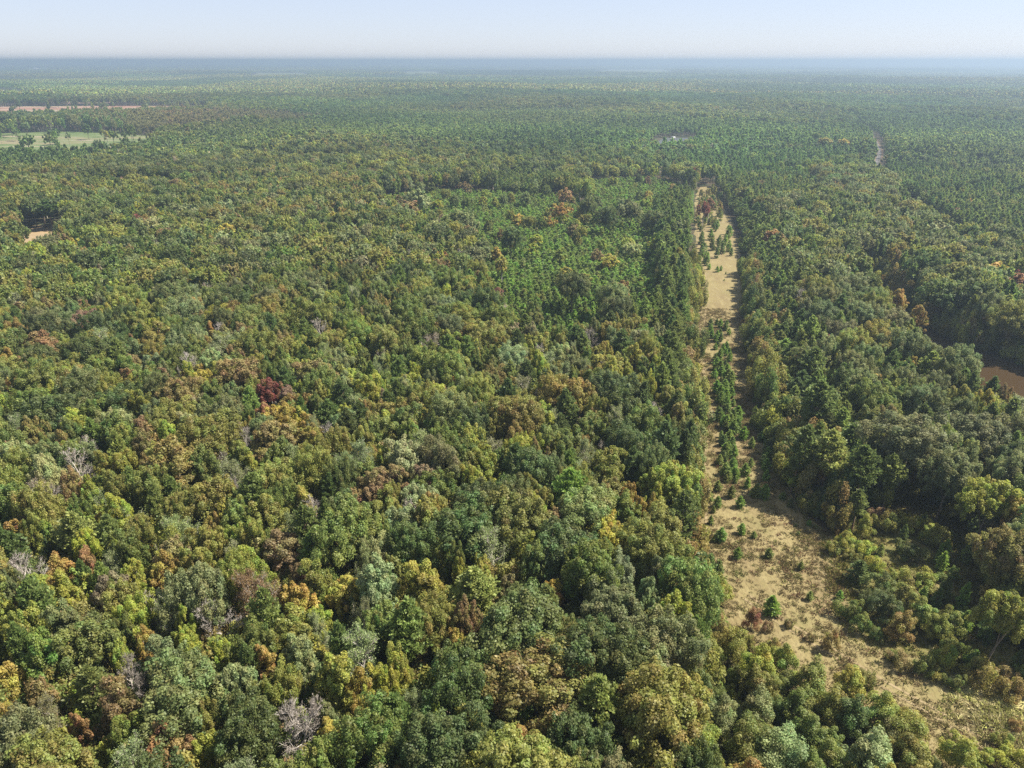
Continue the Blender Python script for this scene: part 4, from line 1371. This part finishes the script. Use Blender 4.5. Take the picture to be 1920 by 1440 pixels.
PATCH = 96.0
mixed = [patch_mesh("mixed_patch_%d" % i, 900 + i, PATCH, 7.6, 'mixed') for i in range(10)]
pines = [patch_mesh("pine_patch_%d" % i, 950 + i, PATCH, 5.6, 'pine') for i in range(5)]
rng = np.random.default_rng(606)
P, rot, scl, idx, tint = [], [], [], [], []
for r0, r1, s in ((FAR_R, 7600, 1.0), (7600, 19000, 2.2)):
    st = PATCH * s
    gx, gy = np.meshgrid(np.arange(-r1 * .74, r1 * .74, st), np.arange(r0 * .68, r1, st))
    gx, gy = gx.ravel(), gy.ravel()
    rr = np.hypot(gx, gy)
    m = (rr > r0 - (st * .3 if s == 1 else 0)) & (rr < r1) & (np.abs(np.arctan2(gx, gy)) < math.radians(39.5))
    for Q in FAR_FIELDS: m &= ~(inside(Q, gx, gy) | (edge_dist(Q, gx, gy) < 50))
    gx, gy = gx[m], gy[m]
    n = len(gx)
    # land parcels: warped cells decide pine plantation or mixed wood
    wx = gx + 260 * (vnoise(gx, gy, 420, 11) - .5); wy = gy + 500 * (vnoise(gx, gy, 420, 12) - .5)
    cellv = np.sin(np.floor(wx / 620) * 127.1 + np.floor(wy / 760) * 311.7) * 43758.5453
    cellv = cellv - np.floor(cellv)
    is_pine = cellv < .34
    tone = .70 + .42 * vnoise(gx, gy, 700, 13) + .5 * (cellv - .5)
    tn = np.stack([tone * (.88 + .40 * (vnoise(gx, gy, 800, 14) - .5)), tone, tone], 1)
    P += list(zip(gx, gy, terrain(gx, gy))); rot += list(rng.integers(0, 4, n) * PI / 2)
    scl += list(np.stack([np.full(n, s), np.full(n, s), rng.uniform(.92, 1.08, n) * (.72 + .5 * ((cellv * 7.3) % 1.0))], 1))
    idx += list(np.where(is_pine, 10 + rng.integers(0, 5, n), rng.integers(0, 10, n))); tint += list(tn)
scatter("distant_forest", mixed + pines, np.array(P), np.array(rot), np.array(scl), np.array(idx), np.array(tint))
print("patches", len(P))


# ------------------------------------------------------------------ grass of the clearing
def tuft(seed, n, spread, h, w):
    r_ = np.random.default_rng(seed)
    a = r_.uniform(0, 6.28, n); rad = spread * np.sqrt(r_.random(n))
    B = np.stack([rad * np.cos(a), rad * np.sin(a), np.full(n, -.03)], 1)
    d = unit(np.stack([np.cos(a) * .7, np.sin(a) * .7, np.full(n, 1.0)], 1) + r_.normal(0, .45, (n, 3)))
    d[:, 2] = np.abs(d[:, 2])
    L = h * r_.uniform(.5, 1.2, (n, 1))
    s = unit(np.cross(d, r_.normal(size=(n, 3)))) * w
    V = np.stack([B - s, B + s, B + d * L * .6 + s * .8, B + d * L + np.array([0, 0, -.12 * h])], 1).reshape(-1, 3)
    return mesh_from("tuft", V, np.arange(n * 4).reshape(n, 4), mats=(M_GRASS,), attrs={"leaf_value": ('FLOAT', np.repeat(r_.uniform(.75, 1.25, n), 4))})


tufts = [tuft(40 + i, 26, .42, .42, .05) for i in range(4)]
rng = np.random.default_rng(707)


def grass(name, Pg, per_m2, near, cols, smin, smax, soft=0.0):
    lo, hi = Pg.min(0) - soft, Pg.max(0) + soft
    n = int((hi[0] - lo[0]) * (min(hi[1], near) - lo[1]) * per_m2)
    x = rng.uniform(lo[0], hi[0], n); y = rng.uniform(lo[1], min(hi[1], near), n)
    m = inside(Pg, x, y)
    if soft: m |= edge_dist(Pg, x, y) < soft * rng.random(n) ** 1.5
    m &= np.abs(x) < y * .8 + 20
    c = vnoise(x, y, 7.0, 21) * .6 + vnoise(x, y, 2.2, 22) * .4
    m &= c > rng.uniform(.15, .75, n)
    x, y, c = x[m], y[m], c[m]
    n = len(x)
    tt = np.array(cols)[rng.integers(0, len(cols), n)] * rng.uniform(.8, 1.2, (n, 1))
    s_ = rng.uniform(smin, smax, n) * (.6 + .8 * c)
    scatter(name, tufts, np.column_stack([x, y, terrain(x, y) + .06]), rng.uniform(0, 6.28, n), np.stack([s_, s_, s_ * rng.uniform(.7, 1.2, n)], 1), rng.integers(0, 4, n), tt)
    print(name, n)


grass("dry_grass", CLEARING, 2.2, 300, [(.225, .177, .087), (.20, .157, .075), (.18, .134, .068), (.175, .158, .064), (.245, .196, .105)], .7, 1.3)
grass("weeds", CLEARING, .35, 260, [(.15, .14, .045), (.12, .125, .04), (.17, .10, .06), (.19, .15, .07)], 1.2, 2.2)
grass("weeds", WEEDS, 2.4, 300, [(.13, .125, .030), (.10, .115, .028), (.17, .145, .05), (.12, .085, .04)], 1.2, 2.4, 4.0)
grass("weeds", LOW, 2.0, 170, [(.13, .115, .035), (.09, .10, .03), (.16, .12, .055), (.11, .075, .04)], 1.2, 2.2)
grass("pale_grass", PALE_PATCH, 2.6, 300, [(.36, .34, .14), (.27, .28, .08), (.42, .37, .20)], 1.3, 2.4, 7.0)

# ------------------------------------------------------------------ small built things far away
import bmesh


def boxes(name, L, mat, parent=None):
    bm = bmesh.new()
    for (x0, y0, z0, x1, y1, z1) in L:
        v = [bm.verts.new(p) for p in ((x0, y0, z0), (x1, y0, z0), (x1, y1, z0), (x0, y1, z0), (x0, y0, z1), (x1, y0, z1), (x1, y1, z1), (x0, y1, z1))]
        for f in ((0, 3, 2, 1), (4, 5, 6, 7), (0, 1, 5, 4), (1, 2, 6, 5), (2, 3, 7, 6), (3, 0, 4, 7)): bm.faces.new([v[i] for i in f])
    me = bpy.data.meshes.new(name); bm.to_mesh(me); bm.free(); me.materials.append(mat)
    o = link(name, me); o.parent = parent
    return o


def gable(name, w, d, z, h, over, mat, parent):
    """pitched roof with its gables, ridge along x, 0.25 m thick"""
    a, b = w / 2 + over, d / 2 + over
    V = []
    for dz in (0, .25):
        V += [(-a, -b, z + dz), (a, -b, z + dz), (a, b, z + dz), (-a, b, z + dz), (-a, 0, z + h + dz), (a, 0, z + h + dz)]
    F = [(6, 7, 11, 10), (8, 9, 10, 11), (1, 0, 4, 5), (3, 2, 5, 4), (0, 1, 7, 6), (2, 3, 9, 8)]
    T = [(0, 6, 10), (0, 10, 4), (3, 4, 10), (3, 10, 9), (1, 5, 11), (1, 11, 7), (2, 8, 11), (2, 11, 5)]
    o = link(name, mesh_from(name, V, F, T, mats=(mat,))); o.parent = parent
    gw = [(-w / 2, -d / 2, z), (-w / 2, d / 2, z), (-w / 2, 0, z + h * .86), (w / 2, -d / 2, z), (w / 2, d / 2, z), (w / 2, 0, z + h * .86)]
    g = link("gable_wall", mesh_from("gable_wall", gw, None, [(0, 2, 1), (3, 4, 5)], mats=(M_WHITE,))); g.parent = parent
    return o


def thing(name, label, cat, u, v, rz=0, group=None):
    x, y = ground_at(u, v)
    o = bpy.data.objects.new(name, None); root_col.objects.link(o)
    o.location = (x, y, float(terrain(np.float64(x), np.float64(y))))
    o.rotation_euler = (0, 0, rz); o["label"] = label; o["category"] = cat
    if group: o["group"] = group
    return o


def building(name, label, u, v, w, d, h, rh, rz, roof=M_ROOF):
    o = thing(name, label, 'building', u, v, rz)
    boxes("wall", [(-w / 2, -d / 2, -1, w / 2, d / 2, h)], M_WHITE, o)
    gable("roof", w, d, h, rh, .5, roof, o)
    boxes("door", [(-.6, -d / 2 - .06, 0, .6, -d / 2 - .004, 2.2)], M_GLASSY, o)
    for q in (-.3, .3):
        boxes("window", [(w * q - .7, -d / 2 - .06, 1.1, w * q + .7, -d / 2 - .004, 2.3)], M_GLASSY, o)
    return o


# boat dock with a pale roof on the far pond
o = thing('boat_dock', 'small white-roofed boat dock standing in the far pond', 'dock', 1262, 261.5, .3)
boxes("deck", [(-2.6, -1.8, .5, 2.6, 1.8, .7)], M_WOOD, o)
boxes("gangway", [(-.7, 1.8, .5, .7, 9, .7)], M_WOOD, o)
for sx in (-2.4, 2.4):
    for sy in (-1.6, 1.6): boxes("post", [(sx - .1, sy - .1, -.5, sx + .1, sy + .1, 2.6)], M_WHITE, o)
gable("roof", 5.2, 3.6, 2.6, 1.0, .3, M_ROOF, o)

building('long_shed', 'long white metal shed at the far left edge beyond the clay strip', 6, 173.5, 34, 11, 4.5, 2.5, .05, M_WHITE)
building('farmhouse', 'white farmhouse in the pale field toward the left horizon', 66, 130.2, 60, 20, 9, 6, .1)
building('white_hall', 'wide white hall low on the horizon beside the water tower', 700, 113.6, 260, 60, 30, 10, .02, M_WHITE)

# water tower on the horizon
o = thing('water_tower', 'white water tower rising over the woods on the horizon', 'water tower', 668, 113.4)
TW = 3.0
prof = [(0, 26), (4.0, 26.6), (6.2, 29), (6.8, 32), (6.2, 35), (4.0, 37.4), (.6, 38.2), (0, 38.6)]
k = 20
V = [(r * TW * .62 * math.cos(a * 2 * PI / k), r * TW * .62 * math.sin(a * 2 * PI / k), z * 1.9) for r, z in prof[1:-1] for a in range(k)]
n = len(prof) - 2
V += [(0, 0, prof[0][1] * 1.9), (0, 0, prof[-1][1] * 1.9)]
F = [(i * k + a, i * k + (a + 1) % k, (i + 1) * k + (a + 1) % k, (i + 1) * k + a) for i in range(n - 1) for a in range(k)]
T = [(n * k, (a + 1) % k, a) for a in range(k)] + [(n * k + 1, (n - 1) * k + a, (n - 1) * k + (a + 1) % k) for a in range(k)]
c = link("tank", mesh_from("tank", V, F, T, mats=(M_WHITE,))); c.parent = o
for a in range(6):
    x, y = math.cos(a * PI / 3) * 9.5, math.sin(a * PI / 3) * 9.5
    tv, tf = tubes([(x * 1.15, y * 1.15, -2)], [(x, y, 53)], [.7], [.6], 8)
    c = link("leg", mesh_from("leg", tv, tf, mats=(M_WHITE,))); c.parent = o
tv, tf = tubes([(0, 0, -2)], [(0, 0, 51)], [1.4], [1.4], 10)
c = link("riser_pipe", mesh_from("riser_pipe", tv, tf, mats=(M_WHITE,))); c.parent = o

# ------------------------------------------------------------------ haze
HB = 38800.0
hm, hnt, hout = new_mat("haze")
pv = nd(hnt, "ShaderNodeVolumePrincipled")
pv.inputs["Color"].default_value = (*HAZE_COLOR, 1)
pv.inputs["Density"].default_value = HAZE_DENSITY
pv.inputs["Anisotropy"].default_value = 0.45
hnt.links.new(pv.outputs[0], hout.inputs["Volume"])
z0, z1 = -60.0, 120.0
V = [(sx * HB, sy * HB, z) for z in (z0, z1) for sx, sy in ((-1, -1), (1, -1), (1, 1), (-1, 1))]
F = [(3, 2, 1, 0), (4, 5, 6, 7), (0, 1, 5, 4), (1, 2, 6, 5), (2, 3, 7, 6), (3, 0, 4, 7)]
link("haze", mesh_from("haze", V, F, mats=(hm,)), "stuff")
print("objects", len(bpy.data.objects))
